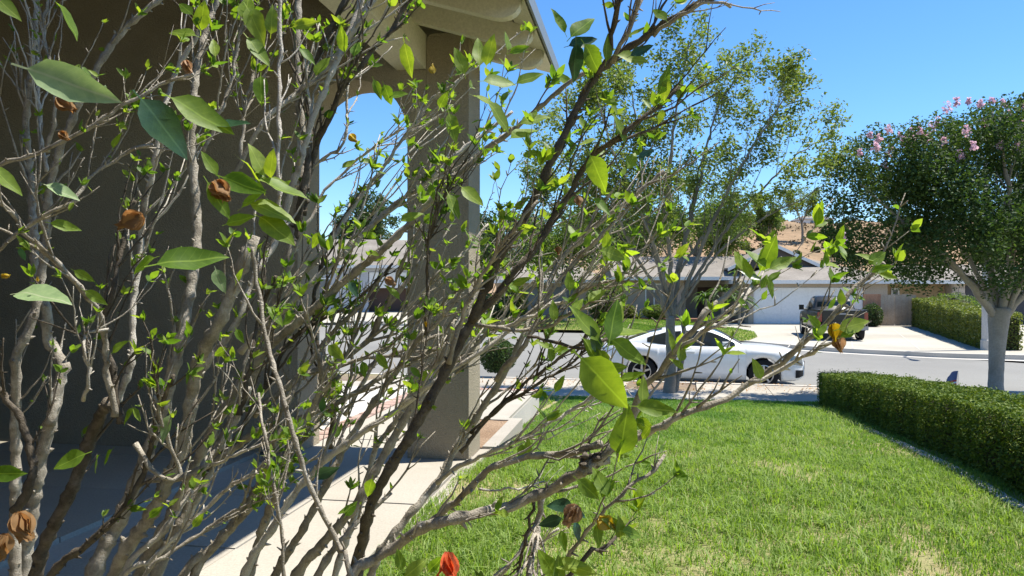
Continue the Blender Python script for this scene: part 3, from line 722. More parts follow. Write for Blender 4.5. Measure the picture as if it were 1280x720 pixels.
yl = [([(838, 402), (820, 360), (790, 310), (760, 240), (730, 180), (705, 125)], -1.2, .07),
      ([(838, 398), (825, 340), (810, 270), (800, 190), (790, 120), (785, 80)], 0.8, .08),
      ([(840, 398), (838, 330), (832, 260), (840, 180), (850, 110), (862, 52)], -.4, .085),
      ([(842, 398), (850, 330), (865, 270), (880, 200), (900, 130), (932, 82)], .9, .08),
      ([(845, 395), (865, 340), (890, 280), (920, 220), (950, 170), (985, 115)], -.6, .075),
      ([(858, 362), (880, 330), (920, 270), (960, 230), (1000, 190), (1036, 172)], .7, .06),
      ([(855, 375), (900, 315), (950, 275), (1000, 250), (1030, 232)], -1.0, .05),
      ([(832, 385), (790, 340), (740, 300), (700, 270), (668, 230)], .4, .06),
      ([(836, 370), (815, 300), (770, 200), (742, 105)], -1.5, .06),
      ([(840, 360), (860, 280), (880, 190), (905, 140)], 1.4, .05),
      ([(836, 350), (800, 290), (740, 240), (690, 190)], 1.5, .05),
      ([(850, 340), (905, 250), (960, 150), (1000, 125)], .2, .045)]
tips, mids = [], []
for l, dd, r in yl:
    a, b = build_limb(ytree, 'limb', TP(l, TD, TD + dd), r * .66, 0.009, M['tree_bark'], 0.12, 0.012, 7, 10, 1.45, 0.22, 0.7, 0.6, 4)
    tips += a; mids += b
cc = []; cr = []
for p in tips:
    px = CX + p.x / p.y * F; py = CY - (p.z - EYE) / p.y * F
    if py > 315: continue
    dens = 0.85 if px < 870 else (0.75 if py < 230 else 0.45)
    if random.random() < dens: cc.append(p); cr.append(random.choice((.13, .18, .24, .34)) * random.uniform(.8, 1.15) * (1.1 if px < 860 else 0.9))
for p in mids:
    px = CX + p.x / p.y * F; py = CY - (p.z - EYE) / p.y * F
    if py < 300 and random.random() < (0.3 if px < 850 else 0.06): cc.append(p); cr.append(random.uniform(0.12, 0.26))
for (px, py, r) in ((700, 200, .5), (690, 155, .4), (745, 110, .4), (760, 200, .5), (722, 245, .45), (785, 85, .4), (800, 150, .5), (835, 85, .4), (862, 70, .4), (885, 95, .45), (860, 150, .5), (800, 235, .4), (930, 85, .35), (948, 72, .25), (985, 112, .35), (1002, 133, .3), (958, 145, .3), (1010, 190, .35), (1040, 190, .4), (1000, 215, .3), (975, 200, .3), (905, 65, .3), (820, 110, .4), (960, 100, .3), (880, 55, .3)):
    for k in range(4): cc.append(P(px + random.gauss(0, 14), py + random.gauss(0, 12), TD + random.uniform(-.9, .9))); cr.append(r * random.uniform(0.45, 0.75))
pts, k = clump_points(cc, cr, 38000, 0.6)
stuff(put('crown', leaf_cloud('crown', pts, 0.082, 0.5, 0.8, rnd=np.clip(RNG.uniform(0, 1, len(pts)) * 0.6 + np.asarray(RNG.uniform(0, .4, len(cc)))[k], 0, 1)), M['tree_leaf'], ytree))

# ---- crape myrtle behind the hedge
MD = 14.66
mt_base = P(1246, 497, MD); mt_base.z = Z_WALK
myrtle = thing('crape_myrtle', 'dense dark crape myrtle with pink blossoms and thick smooth trunk', 'tree', mt_base)
tr = TP([(1245, 505), (1245, 480), (1246, 440), (1248, 405), (1250, 385)], MD); tr[0].z = Z_WALK - 0.2
pa, pr_ = smooth_path(tr, 0.1, 0.004); mb = MB(); mb.tube(pa, [0.132 + 0.06 * (abs(t - 0.35) ** 1.5) * 2 + (0.05 * max(0, t - .7)) for t in pr_], 14); mb.build('trunk', M['myrtle_bark'], myrtle, smooth=True)
ml = [([(1246, 400), (1228, 375), (1205, 345), (1170, 310), (1120, 270), (1075, 230)], -.8, .10), ([(1248, 395), (1240, 350), (1225, 290), (1205, 220), (1190, 150)], .9, .11),
      ([(1250, 395), (1262, 345), (1265, 280), (1255, 200), (1240, 140)], -1, .11), ([(1252, 395), (1275, 350), (1310, 290), (1350, 220), (1370, 180)], .5, .11),
      ([(1254, 400), (1280, 370), (1320, 340), (1380, 310)], -.6, .09), ([(1244, 398), (1225, 360), (1180, 330), (1130, 310), (1090, 300)], 1.2, .08),
      ([(1252, 398), (1290, 330), (1300, 240), (1290, 170)], -1.6, .08), ([(1246, 396), (1215, 330), (1160, 250), (1130, 200)], .6, .07), ([(1250, 405), (1266, 380), (1290, 362), (1330, 350)], .9, .05)]
for l, dd, r in ml: build_limb(myrtle, 'limb', TP(l, MD, MD + dd), r * .78, 0.015, M['myrtle_bark'], 0.15, 0.012, 8, 7, 1.0, 0.4, 0.5, 0.7, 2)
cc, cr = [], []
def in_myrtle(px, py):
    top = np.interp(px, [1030, 1050, 1085, 1120, 1160, 1190, 1215, 1280, 1340, 1400, 1450], [265, 190, 165, 160, 152, 130, 122, 122, 130, 170, 240])
    bot = np.interp(px, [1030, 1050, 1075, 1110, 1150, 1200, 1250, 1300, 1360, 1450], [284, 342, 364, 370, 360, 364, 362, 360, 350, 288])
    return top + 6 < py < bot - 6
while len(cc) < 330:
    px, py = random.uniform(1035, 1440), random.uniform(115, 352)
    if in_myrtle(px, py):
        e = 1 - ((px - 1240) / 215) ** 2 * 0.8
        cc.append(P(px, py, MD + random.uniform(-2.3, 2.3) * max(e, 0.25) * (0.55 + 0.45 * (py - 120) / 230))); cr.append(random.uniform(0.22, 0.5) * (1.0 if px > 1100 else 0.75))
pts, k = clump_points(cc, cr, 100000, 0.5)
stuff(put('crown', leaf_cloud('crown', pts, 0.072, 0.55, 0.8, rnd=np.clip(RNG.uniform(0, .6, len(pts)) + RNG.uniform(0, .4, len(cc))[k], 0, 1)), M['myrtle_leaf'], myrtle))
fl = [(1088, 163), (1098, 168), (1111, 156), (1125, 163), (1140, 160), (1150, 158), (1165, 153), (1172, 148), (1184, 130), (1196, 122), (1211, 121), (1226, 124), (1240, 121), (1254, 124), (1262, 138), (1208, 158), (1217, 177), (1200, 190), (1182, 205), (1107, 200), (1272, 178), (1250, 176), (1278, 130), (1275, 148), (1144, 172), (1112, 185), (1052, 292), (1230, 150), (1180, 170), (1300, 125), (1330, 150), (1356, 180), (1130, 172), (1158, 168), (1075, 185), (1095, 178)]
for (px, py) in fl:
    c = P(px, py + 7, MD - random.uniform(0, 1.8)); r = random.uniform(0.05, 0.11)
    q, _ = clump_points([c, c + Vector((0, 0, r))], [r, r * .7], 60, 0.6)
    put('blossom', leaf_cloud('blossom', q, 0.045, 0.9, 1.0), M['pink'], myrtle)

# ---- trees across the street
def far_tree(name, label, px, py0, d, pyt, w_px, seed, m, n=9000, size=0.2, trunk_r=0.16, open_=0.5, bark='tree_bark', z0=None, group='trees across the street', low=0.35):
    random.seed(seed)
    base = P(px, py0, d); base.z = Z_FAR if z0 is None else z0; top = P(px, pyt, d).z; h = top - base.z; w = w_px / F * d / 2
    t = thing(name, label, 'tree', base, 0, group)
    fork = base + Vector((random.uniform(-.2, .2), 0, h * low))
    pa, pr_ = smooth_path([base - Vector((0, 0, .2)), base + Vector((random.uniform(-.1, .1), 0, h * low * .5)), fork], 0.4, 0.01)
    mb = MB(); mb.tube(pa, [trunk_r * (1.15 - 0.4 * q) for q in pr_], 9); mb.build('trunk', M[bark], t, smooth=True)
    cc, cr = [], []
    for i in range(7):
        a = i * 2.4 + random.uniform(-.4, .4); f = random.uniform(0.4, 0.8)
        e = base + Vector((math.cos(a) * w * f, math.sin(a) * w * f, h * random.uniform(0.62, 0.93)))
        mdl = fork.lerp(e, 0.5) + Vector((0, 0, h * 0.06))
        tp, md = build_limb(t, 'limb', [fork, mdl, e], trunk_r * 0.5, 0.02, M[bark], 0.4, 0.03, 6, 4, h * 0.2, 0.4, 0.5, 0.7, 0)
        for p in tp + md:
            cc.append(p); cr.append(w * random.uniform(0.12, 0.24))
    nc = 46
    for i in range(nc):
        a = random.uniform(0, 6.28); zz = random.uniform(-1, 1); rr_ = math.sqrt(1 - zz * zz) * random.uniform(0.55, 0.95)
        cc.append(base + Vector((math.cos(a) * rr_ * w, math.sin(a) * rr_ * w, h * (low + 0.08) + (h * (1 - low - 0.08)) * (0.5 + 0.47 * zz)))); cr.append(w * random.uniform(0.13, 0.27))
    pts, k = clump_points(cc, cr, n, open_)
    stuff(put('crown', leaf_cloud('crown', pts, size, 0.55, 0.8, rnd=np.clip(RNG.uniform(0, .6, n) + RNG.uniform(0, .4, len(cc))[k], 0, 1)), M[m], t))
    return t
far_tree('shade_tree', 'tree with thin trunk before the slate garage across the street', 706, 408, 43.5, 262, 170, 3, 'far_leaf', 11000, 0.2, 0.16)
far_tree('shade_tree', 'bright green tree rising over the roof behind the slender street tree', 868, 395, 54, 222, 165, 5, 'far_leaf', 15000, 0.22, 0.2, low=0.42, z0=-.3)
far_tree('shade_tree', 'dark broad tree behind the middle house left of the street tree', 640, 395, 62, 262, 150, 8, 'far_leaf_dark', 11000, 0.26, 0.24)
far_tree('shade_tree', 'dark tree behind the fence left of the tan wall', 775, 395, 60, 258, 150, 11, 'far_leaf_dark', 12000, 0.26, 0.24)
far_tree('shade_tree', 'round olive tree above the grey roof seen through the porch arch', 458, 390, 70, 243, 92, 14, 'far_leaf_dark', 11000, 0.3, 0.28, z0=0.0)
far_tree('shade_tree', 'green tree beside the grey house just left of the porch column', 585, 395, 66, 290, 130, 15, 'far_leaf', 9000, 0.28, 0.24, z0=0.0)
far_tree('hill_tree', 'leafy tree standing on the dry hill above the garage roof', 957, 300, 118, 243, 46, 17, 'far_leaf', 7000, 0.35, 0.25, z0=hill_z(40, 118) - .2, low=0.2, group='trees on the hill')
far_tree('hill_tree', 'open pale tree on the hill crest beside the leafy one', 1003, 285, 132, 234, 52, 18, 'tree_leaf', 4200, 0.35, 0.22, z0=hill_z(52, 132) - .2, group='trees on the hill')
far_tree('hill_tree', 'dark pine on the hill half hidden by the crape myrtle', 1042, 320, 100, 262, 40, 19, 'far_leaf_dark', 8000, 0.3, 0.25, z0=hill_z(43, 100) - .2, low=0.12, group='trees on the hill')
far_tree('hill_tree', 'bushy tree on the hill behind the street tree limbs', 905, 320, 100, 262, 70, 20, 'far_leaf', 9000, 0.35, 0.25, z0=hill_z(28, 100) - .2, low=0.15, group='trees on the hill')
far_tree('hill_tree', 'tall dark tree top showing beside the crape myrtle at right edge', 1283, 330, 60, 112, 40, 21, 'far_leaf_dark', 8000, 0.3, 0.3, z0=Z_FAR, low=0.3, group='trees on the hill')
random.seed(99)
def shrub(name, label, c, rx, rz, m, n, size, group=None, core=0.72, ry=None):
    t = thing(name, label, 'shrub', (c[0], c[1], c[2]), 0, group); ry = ry or rx
    mb = MB(); vs = []; na, nb = 10, 6
    for i in range(nb + 1):
        for j in range(na):
            a = 2 * math.pi * j / na; e = math.pi * i / nb; k = core * random.uniform(.9, 1.1)
            vs.append((c[0] + rx * k * math.sin(e) * math.cos(a), c[1] + ry * k * math.sin(e) * math.sin(a), c[2] + rz + rz * k * math.cos(e)))
    mb.add(vs, [(i * na + j, i * na + (j + 1) % na, (i + 1) * na + (j + 1) % na, (i + 1) * na + j) for i in range(nb) for j in range(na)])
    mb.build('dark_core', M['core_shade'], t, smooth=True)  # solid dark core in place of the shaded inside
    d = unit(RNG.normal(size=(n, 3))); r = 0.82 + 0.26 * RNG.uniform(0, 1, (n, 1)) ** 0.7 + 0.06 * np.sin(d[:, :1] * 9) * np.cos(d[:, 1:2] * 7)
    pts = np.array([c[0], c[1], c[2] + rz]) + d * r * [rx, ry, rz]; pts[:, 2] = np.maximum(pts[:, 2], c[2] + 0.02)
    stuff(put('leaves', leaf_cloud('leaves', pts, size, 0.5, 0.9), M[m], t)); return t
for i in range(26):
    y = random.uniform(118, 172); x = (random.uniform(900, 1060) - CX) / F * y; s = random.uniform(0.5, 1.3)
    tt = shrub('hill_shrub', 'small dark shrub dotted over the dry hillside', (x, y, hill_z(x, y) - .2), s, s * .8, 'far_leaf_dark', 260, 0.4, 'shrubs on the hillside')
shrub('shrub', 'dark round shrub at the kerb just right of the porch column', tuple(G(622, 466, zl(0, 13.5) + .02)), 0.42, 0.42, 'myrtle_leaf', 5000, 0.06)
c = H(8.1, -3.9, -0.06); shrub('shrub', 'small leafy shrub beside the brick band left of the walkway', (c.x, c.y, c.z), 0.42, 0.45, 'hedge_leaf_b', 4500, 0.05)
c = P(640, 400, 45); shrub('shrub', 'yellowish shrub by the house corner across the street', (c.x, c.y, Z_FAR), 0.9, 1.3, 'hedge_leaf_b', 4000, 0.14)
c = P(612, 402, 44); shrub('shrub', 'dark low shrub across the street beside the yellowish one', (c.x, c.y, Z_FAR), 1.5, 0.9, 'far_leaf_dark', 4000, 0.15)
c = P(757, 402, 45.5); shrub('shrub', 'wide green shrub in front of the grey fence across the street', (c.x, c.y, -.45), 1.15, 1.2, 'far_leaf', 5000, 0.14)
c = P(785, 398, 46.5); shrub('shrub', 'small brownish shrub left of the spiky plant', (c.x, c.y, -.35), 0.5, 0.42, 'hedge_leaf_b', 1800, 0.1)
c = P(821, 398, 46.2); shrub('shrub', 'clipped green ball shrub under the tan wall window', (c.x, c.y, -.36), 0.85, 0.42, 'hedge_leaf', 3500, 0.09)
c = P(1190, 402, 40); shrub('shrub', 'grey green rounded shrub showing behind the yellow green hedge', (c.x, c.y, Z_FAR), 1.5, 0.92, 'far_leaf', 3500, 0.12)
c = P(1090, 402, 41.5); shrub('shrub', 'dark bushy plant between the black pickup and the wooden fence', (c.x, c.y, Z_FAR), 0.55, 0.62, 'far_leaf_dark', 2200, 0.12)
# spiky and palm-like plants
def spiky(name, label, c, n, L, w, m, arch=0.8, stem=0.0, group=None):
    t = thing(name, label, 'plant', c, 0, group)
    if stem:
        mb = MB(); mb.tube([Vector(c) - Vector((0, 0, .1)), Vector(c) + Vector((0.03, 0, stem))], [0.09, 0.07], 8); mb.build('stem', M['tree_bark'], t)
    for i in range(n):
        a = random.uniform(0, 6.28); e = random.uniform(0.15, 1.35); l = L * random.uniform(0.7, 1.1); mb = MB(); vs = []
        o = Vector(c) + Vector((0, 0, stem)); d = Vector((math.cos(a), math.sin(a), 0)); s = Vector((-d.y, d.x, 0)); m_ = 5
        for k in range(m_ + 1):
            f = k / m_; p = o + d * (l * f * math.cos(e)) + Vector((0, 0, l * f * math.sin(e) - arch * l * f * f * 0.6)); ww = w * (1 - f) ** 0.6 * (0.6 + f * 0.6)
            vs += [p - s * ww, p + Vector((0, 0, -ww * .4)), p + s * ww]
        mb.add(vs, [(k * 3 + j, k * 3 + j + 1, k * 3 + j + 4, k * 3 + j + 3) for k in range(m_) for j in range(2)])
        mb.build('frond', M[m], t)
    return t
c = P(798, 398, 46.2); spiky('spiky_plant', 'light green spiky plant at the edge of the mulch bed under the window', (c.x, c.y, -.38), 34, 1.25, 0.05, 'hedge_leaf_b', 0.7)
for i, (px, st, lab) in enumerate(((882, 1.5, 'leftmost drooping palm before the dark entry of the garage house'), (903, 1.9, 'tall middle palm before the dark entry of the garage house'), (924, 1.4, 'rightmost drooping palm beside the white garage door'))):
    c = P(px, 402, 43.2); spiky('palm_plant', lab, (c.x, c.y, Z_FAR + 0.05), 26, 1.5, 0.10, 'far_leaf', 1.3, st, 'palms by the entry')

# ================================================================== VEHICLES
def wheel(parent, x, y, r, w, side, spokes=5):
    wo = bpy.data.objects.new('wheel', None); COL.objects.link(wo); wo.parent = parent; wo.location = (x, y, r); wo.empty_display_size = 0.1
    mb = MB(); mb.lathe([(r * .66, -w / 2), (r * .93, -w / 2), (r, -w * .36), (r, w * .36), (r * .93, w / 2), (r * .66, w / 2), (r * .66, -w / 2)], 32); mb.build('tyre', M['rubber'], wo, True, False)
    mb = MB(); o = side * w * .42
    mb.lathe([(r * .655, -w * .45), (r * .66, side * w * .46), (r * .60, side * w * .47), (r * .59, side * w * .1)], 32)
    for k in range(spokes):
        a = 2 * math.pi * k / spokes + 0.3; c, s = math.cos(a), math.sin(a)
        def sp(q, t, n_): return (q * c - t * s, n_, q * s + t * c)
        vs = [sp(r * .10, -r * .085, o), sp(r * .62, -r * .055, o + side * .006), sp(r * .62, r * .055, o + side * .006), sp(r * .10, r * .085, o), sp(r * .10, -r * .085, o - side * .05), sp(r * .62, -r * .055, o - side * .05), sp(r * .62, r * .055, o - side * .05), sp(r * .10, r * .085, o - side * .05)]
        mb.add(vs, [(0, 1, 2, 3), (7, 6, 5, 4), (0, 4, 5, 1), (2, 6, 7, 3), (1, 5, 6, 2), (3, 7, 4, 0)])
    mb.lathe([(0.001, o + side * .012), (r * .12, o + side * .01), (r * .16, o), (r * .16, o - side * .05)], 16)
    mb.build('rim', M['alloy'], wo, False, False)
    mb = MB(); mb.lathe([(0.001, side * w * .05), (r * .6, side * w * .05)], 24); mb.build('hub_shade', M['rubber'], wo, False, False)  # black disc standing in for the shade behind the spokes
    return wo
def loft(sections, close_ends=True):
    mb = MB(); n = len(sections[0]); vs = [p for s in sections for p in s]; m = len(sections)
    mb.add(vs, [(i * n + j, i * n + j + 1, (i + 1) * n + j + 1, (i + 1) * n + j) for i in range(m - 1) for j in range(n - 1)])
    if close_ends: mb.add(sections[0], [tuple(range(n))]); mb.add(sections[-1], [tuple(range(n - 1, -1, -1))])
    return mb
def fuse(mb):
    """weld shared points so that smooth shading runs over the seams"""
    seen = {}; idx = []; nv = []
    for p in mb.v:
        k = (round(p[0], 4), round(p[1], 4), round(p[2], 4))
        if k not in seen: seen[k] = len(nv); nv.append(p)
        idx.append(seen[k])
    f2, m2 = [], []
    for f, mi in zip(mb.f, mb.mi):
        g = []
        for i in f:
            if idx[i] not in g: g.append(idx[i])
        if len(g) >= 3: f2.append(tuple(g)); m2.append(mi)
    mb.v, mb.f, mb.mi = nv, f2, m2; return mb

def coupe():
    c0 = S(0.1, 3.95); 
    t = thing('white_coupe', 'white two door coupe parked at the near kerb under the street tree', 'car', (c0.x, c0.y, Z_ROAD), A_S)
    XF, XR, RW, RA = 1.42, -1.34, 0.335, 0.385
    xs = sorted(set([round(x, 3) for x in np.linspace(-2.36, 2.36, 60)] + [round(c + RA * math.cos(a), 3) for c in (XF, XR) for a in np.linspace(0, math.pi, 19)]))
    zt = lambda x: np.interp(x, [-2.36, -2.33, -2.22, -1.95, -1.6, -1.0, 0.0, 0.85, 1.15, 1.6, 1.95, 2.2, 2.32, 2.36], [.62, .86, .965, .995, 1.0, .97, .945, .95, .95, .925, .885, .82, .72, .58])
    wd = lambda x: np.interp(x, [-2.36, -2.3, -2.15, -1.9, -1.34, -0.7, 0.3, 1.0, 1.45, 1.8, 2.05, 2.22, 2.32, 2.36], [.60, .74, .84, .895, .925, .905, .90, .905, .915, .885, .82, .70, .56, .45])
    def zb(x):
        z = float(np.interp(x, [-2.36, -2.2, -1.9, 1.9, 2.2, 2.36], [.36, .27, .19, .17, .19, .26]))
        for c in (XF, XR):
            if abs(x - c) < RA: z = max(z, RW + math.sqrt(RA * RA - (x - c) ** 2) * 0.97)
        return z
    secs = []
    for x in xs:
        w, b, tp = float(wd(x)), zb(x), float(zt(x)); sh = tp - 0.05; h = max(sh - b, 0.02)
        half = [(0, b), (w * .86, b), (w * .965, b + h * .06), (w * .985, b + h * .25), (w * 1.0, b + h * .55), (w * .985, b + h * .78), (w * .955, sh), (w * .88, tp), (w * .5, tp + .022), (0, tp + .03)]
        secs.append([(x, -y, z) for y, z in half] + [(x, y, z) for y, z in half[::-1][1:]])
    fuse(loft(secs)).build('body', M['white_paint'], t, True, False)
    # greenhouse
    zr = lambda x: float(np.interp(x, [-1.80, -1.5, -1.15, -.75, -.35, 0.0, .25, .55, 1.0], [1.0, 1.125, 1.25, 1.335, 1.375, 1.375, 1.345, 1.225, .965]))
    wb = lambda x: float(np.interp(x, [-1.8, -1.2, -.4, .5, 1.0], [.66, .79, .81, .80, .72])); zbelt = lambda x: float(np.interp(x, [-1.8, -1.0, 1.0], [.99, .96, .935]))
    wr = lambda x: wb(x) - max(zr(x) - zbelt(x), 0) * np.interp(x, [-1.8, -1.2, -.4, .3, 1.0], [.7, .6, .52, .55, .8])
    gx = np.linspace(-1.8, 1.0, 44); secs = []
    for x in gx:
        b, r, a, q = zbelt(x) - .03, max(zr(x), zbelt(x) + .005), wb(x), wr(x)
        half = [(a, b), (a * .62 + q * .38, b + (r - b) * .40), (q, r - (r - b) * .10), (q * .90, r), (q * .5, r + .022), (0, r + .03)]
        secs.append([(x, -y, z) for y, z in half] + [(x, y, z) for y, z in half[::-1][1:]])
    fuse(loft(secs, False)).build('roof', M['white_paint'], t, True, False)
    def side_y(x, z):
        b, r = zbelt(x) - .03, max(zr(x), zbelt(x) + .005); a, q = wb(x), wr(x); f = (z - b) / (r - b)
        return np.interp(f, [0, .40, .90, 1.0], [a, a * .62 + q * .38, q, q * .9]) + .006
    for s in (-1, 1):
        for (x0, x1, nm) in ((-.38, .80, 'side_window'), (-1.22, -.43, 'side_window')):
            mb = MB(); vs = []; nn = 16
            for i in range(nn + 1):
                x = x0 + (x1 - x0) * i / nn; lo = zbelt(x) + .015; hi = max(zr(x) - (zr(x) - zbelt(x)) * .10 - .028, lo + .004)
                if x < -.8: lo = lo + (-.8 - x) * .12; hi = max(hi - (-.8 - x) * .10, lo + .003)
                for k in range(4): z = lo + (hi - lo) * k / 3; vs.append((x, s * side_y(x, z), z))
            mb.add(vs, [(i * 4 + k, (i + 1) * 4 + k, (i + 1) * 4 + k + 1, i * 4 + k + 1) for i in range(nn) for k in range(3)]); mb.build(nm, M['glass'], t, True, False)
        mb = MB(); mb.tube([(.62, s * .86, .98), (.60, s * .96, 1.0)], [.025, .03], 8); mb.add([], [])
        mb.box((.50, s * .96 - .10, .955), (.66, s * .96 + .10, 1.075)); o = mb.build('mirror', M['white_paint'], t, False, False)
        o.modifiers.new('round', 'BEVEL').width = 0.03; o.modifiers['round'].segments = 3
        mb = MB(); mb.box((-.33, s * .897 - .012, .80), (-.12, s * .897 + .02, .835)); mb.build('door_handle', M['white_paint'], t, False, False)
        # door seams
        mb = MB()
        for x in (-.46, .86):
            prof = [(x, s * (float(wd(x)) * k + .0015), zb(x) + max(float(zt(x)) - .05 - zb(x), .02) * f) for k, f in ((.985, .25), (1.0, .55), (.985, .78), (.957, .98))]
            vs = []
            for p in prof: vs += [(p[0] - .006, p[1] + s * .001, p[2]), (p[0] + .006, p[1] + s * .001, p[2])]
            mb.add(vs, [(2 * i, 2 * i + 1, 2 * i + 3, 2 * i + 2) for i in range(3)])
        mb.build('door_seam', M['grey_trim'], t, False, False)
        # lamps: patches wrapped on the nose and the tail
        def wrap(name, xa, xb, f0, f1, m, off=.007):
            mb = MB(); vs = []; nn = 10
            for i in range(nn + 1):
                x = xa + (xb - xa) * i / nn; w, b, tp = float(wd(x)), zb(x), float(zt(x)); h = tp - .05 - b
                for k in range(4):
                    f = f0 + (f1 - f0) * k / 3; yy = np.interp(f, [.06, .25, .55, .78, 1.0], [.965, .985, 1.0, .985, .955]) * w; vs.append((x + off * (1 if x > 0 else -1), s * (yy + off), b + h * f))
            mb.add(vs, [(i * 4 + k, (i + 1) * 4 + k, (i + 1) * 4 + k + 1, i * 4 + k + 1) for i in range(nn) for k in range(3)]); mb.build(name, m, t, True, False)
        wrap('headlight', 2.0, 2.30, .62, .95, M['lamp_glass']); wrap('taillight', -2.32, -2.2, .62, .86, M['red_lamp']); wrap('air_intake', 2.12, 2.31, .12, .42, M['rubber'])
    for (x0, x1, nm) in ((.30, .97, 'windshield'), (-1.74, -.88, 'rear_window')):
        mb = MB(); vs = []; nn = 10
        for i in range(nn + 1):
            x = x0 + (x1 - x0) * i / nn; r = max(zr(x), zbelt(x) + .005); q = wr(x)
            for y, z in ((-q * .9, r), (-q * .5, r + .022), (0, r + .03), (q * .5, r + .022), (q * .9, r)): vs.append((x, y * .97, z + .007))
        mb.add(vs, [(i * 5 + k, (i + 1) * 5 + k, (i + 1) * 5 + k + 1, i * 5 + k + 1) for i in range(nn) for k in range(4)]); mb.build(nm, M['glass'], t, True, False)
    mb = MB(); mb.box((2.355, -.38, .42), (2.375, .38, .62)); mb.build('grille', M['rubber'], t, False, False)
    for x in (XF, XR):
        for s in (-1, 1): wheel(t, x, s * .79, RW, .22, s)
    return t
coupe()

def pickup():
    c0 = Vector((14.2, 33.0)) 
    t = thing('black_pickup', 'black crew cab pickup truck parked nose in before the white garage door', 'truck', (c0.x, c0.y, Z_FAR), math.radians(90) + A_S)
    XF, XR, RW, RA = 1.75, -1.75, 0.39, 0.46
    xs = sorted(set([round(x, 3) for x in np.linspace(-2.75, 2.8, 50)] + [round(c + RA * math.cos(a), 3) for c in (XF, XR) for a in np.linspace(0, math.pi, 15)]))
    zt = lambda x: float(np.interp(x, [-2.75, -2.7, -.85, -.8, 1.15, 1.25, 2.5, 2.75, 2.8], [1.20, 1.22, 1.20, 1.16, 1.14, 1.15, 1.08, .98, .85]))
    wd = lambda x: float(np.interp(x, [-2.75, -2.68, -1, 1.3, 2.3, 2.7, 2.8], [.93, .97, .975, .97, .95, .86, .78]))
    def zb(x):
        z = .42
        for c in (XF, XR):
            if abs(x - c) < RA: z = max(z, RW + math.sqrt(RA * RA - (x - c) ** 2))
        return z
    secs = []
    for x in xs:
        w, b, tp = wd(x), zb(x), zt(x); h = tp - b
        half = [(0, b), (w * .9, b), (w * .985, b + h * .12), (w, b + h * .5), (w * .985, b + h * .8), (w * .96, tp - .02), (w * .9, tp), (0, tp + (.03 if x > 1.2 else 0))]
        secs.append([(x, -y, z) for y, z in half] + [(x, y, z) for y, z in half[::-1][1:]])
    fuse(loft(secs)).build('body', M['black_paint'], t, True, False)
    # bed rails and cover
    for s in (-1, 1):
        mb = MB(); mb.box((-2.7, s * .90 - .05, 1.2), (-.87, s * .90 + .05, 1.27)); mb.build('bed_rail', M['black_paint'], t, False, False)
    mb = MB(); mb.box((-2.68, -.845, 1.215), (-.88, .845, 1.245)); mb.build('bed_cover', M['tonneau'], t, False, False)
    mb = MB(); mb.box((-2.785, -.80, .62), (-2.752, .80, 1.25)); o = mb.build('tailgate', M['black_paint'], t, False, False)
    mb = MB(); mb.box((-2.80, -.16, 1.08), (-2.787, .16, 1.14)); mb.build('tailgate_handle', M['grey_trim'], o, False, False)
    mb = MB(); mb.box((-2.90, -.93, .45), (-2.79, .93, .60)); mb.build('bumper', M['grey_trim'], t, False, False)
    # cab
    gx = np.linspace(-.85, 1.42, 34); zr = lambda x: float(np.interp(x, [-.85, -.78, -.5, .2, .55, 1.42], [1.2, 1.62, 1.80, 1.82, 1.76, 1.16])); wr = lambda x: .88 - max(zr(x) - 1.16, 0) * .30
    secs = []
    for x in gx:
        r = zr(x); q = wr(x); half = [(.90, 1.13), (.90 * .5 + q * .5, 1.13 + (r - 1.13) * .5), (q, r - .04), (q * .92, r), (0, r + .02)]
        secs.append([(x, -y, z) for y, z in half] + [(x, y, z) for y, z in half[::-1][1:]])
    fuse(loft(secs)).build('cab', M['black_paint'], t, True, False)
    for s in (-1, 1):
        for (x0, x1) in ((-.62, .22), (.30, 1.05)):
            mb = MB(); vs = []; nn = 8
            for i in range(nn + 1):
                x = x0 + (x1 - x0) * i / nn; r = zr(x); q = wr(x); lo, hi = 1.20, max(r - .09, 1.205)
                for z in (lo, (lo + hi) / 2, hi): f = (z - 1.13) / max(r - .04 - 1.13, .01); vs.append((x, s * (np.interp(f, [0, .55, 1], [.90, .45 + q * .5, q]) + .008), z))
            mb.add(vs, [(i * 3 + k, (i + 1) * 3 + k, (i + 1) * 3 + k + 1, i * 3 + k + 1) for i in range(nn) for k in range(2)]); mb.build('side_window', M['glass'], t, True, False)
        mb = MB(); mb.box((.92, s * 1.06 - .10, 1.17), (1.04, s * 1.06 + .10, 1.40)); mb.tube([(1.0, s * .90, 1.2), (1.0, s * 1.0, 1.24)], [.03, .03], 6); mb.build('mirror', M['black_paint'], t, False, False)
        mb = MB(); mb.box((-2.775, s * .88 - .065, .78), (-2.70, s * .88 + .105, 1.17)); mb.build('taillight', M['red_lamp'], t, False, False)
        mb = MB(); mb.box((-.75, s * .99 - .09, .40), (1.15, s * .99 + .05, .45)); mb.build('step_bar', M['chrome'], t, False, False)
        mb = MB(); mb.box((2.62, s * .72 - .13, .80), (2.80, s * .72 + .13, .98)); mb.build('headlight', M['lamp_glass'], t, False, False)
        for x in (.12, -.74):
            mb = MB(); mb.box((x, s * .978 - .012, 1.02), (x + .18, s * .978 + .02, 1.055)); mb.build('door_handle', M['chrome'], t, False, False)
    mb = MB(); mb.add([(-.835, -.70, 1.27), (-.835, .70, 1.27), (-.80, .66, 1.58), (-.80, -.66, 1.58)], [(0, 1, 2, 3)]); mb.build('rear_window', M['glass'], t, False, False)
    mb = MB(); vs = []
    for x in np.linspace(.62, 1.36, 6):
        r = zr(x); q = wr(x) * .9
        for y in (-q, 0, q): vs.append((x, y, r + (.03 if y == 0 else .01)))
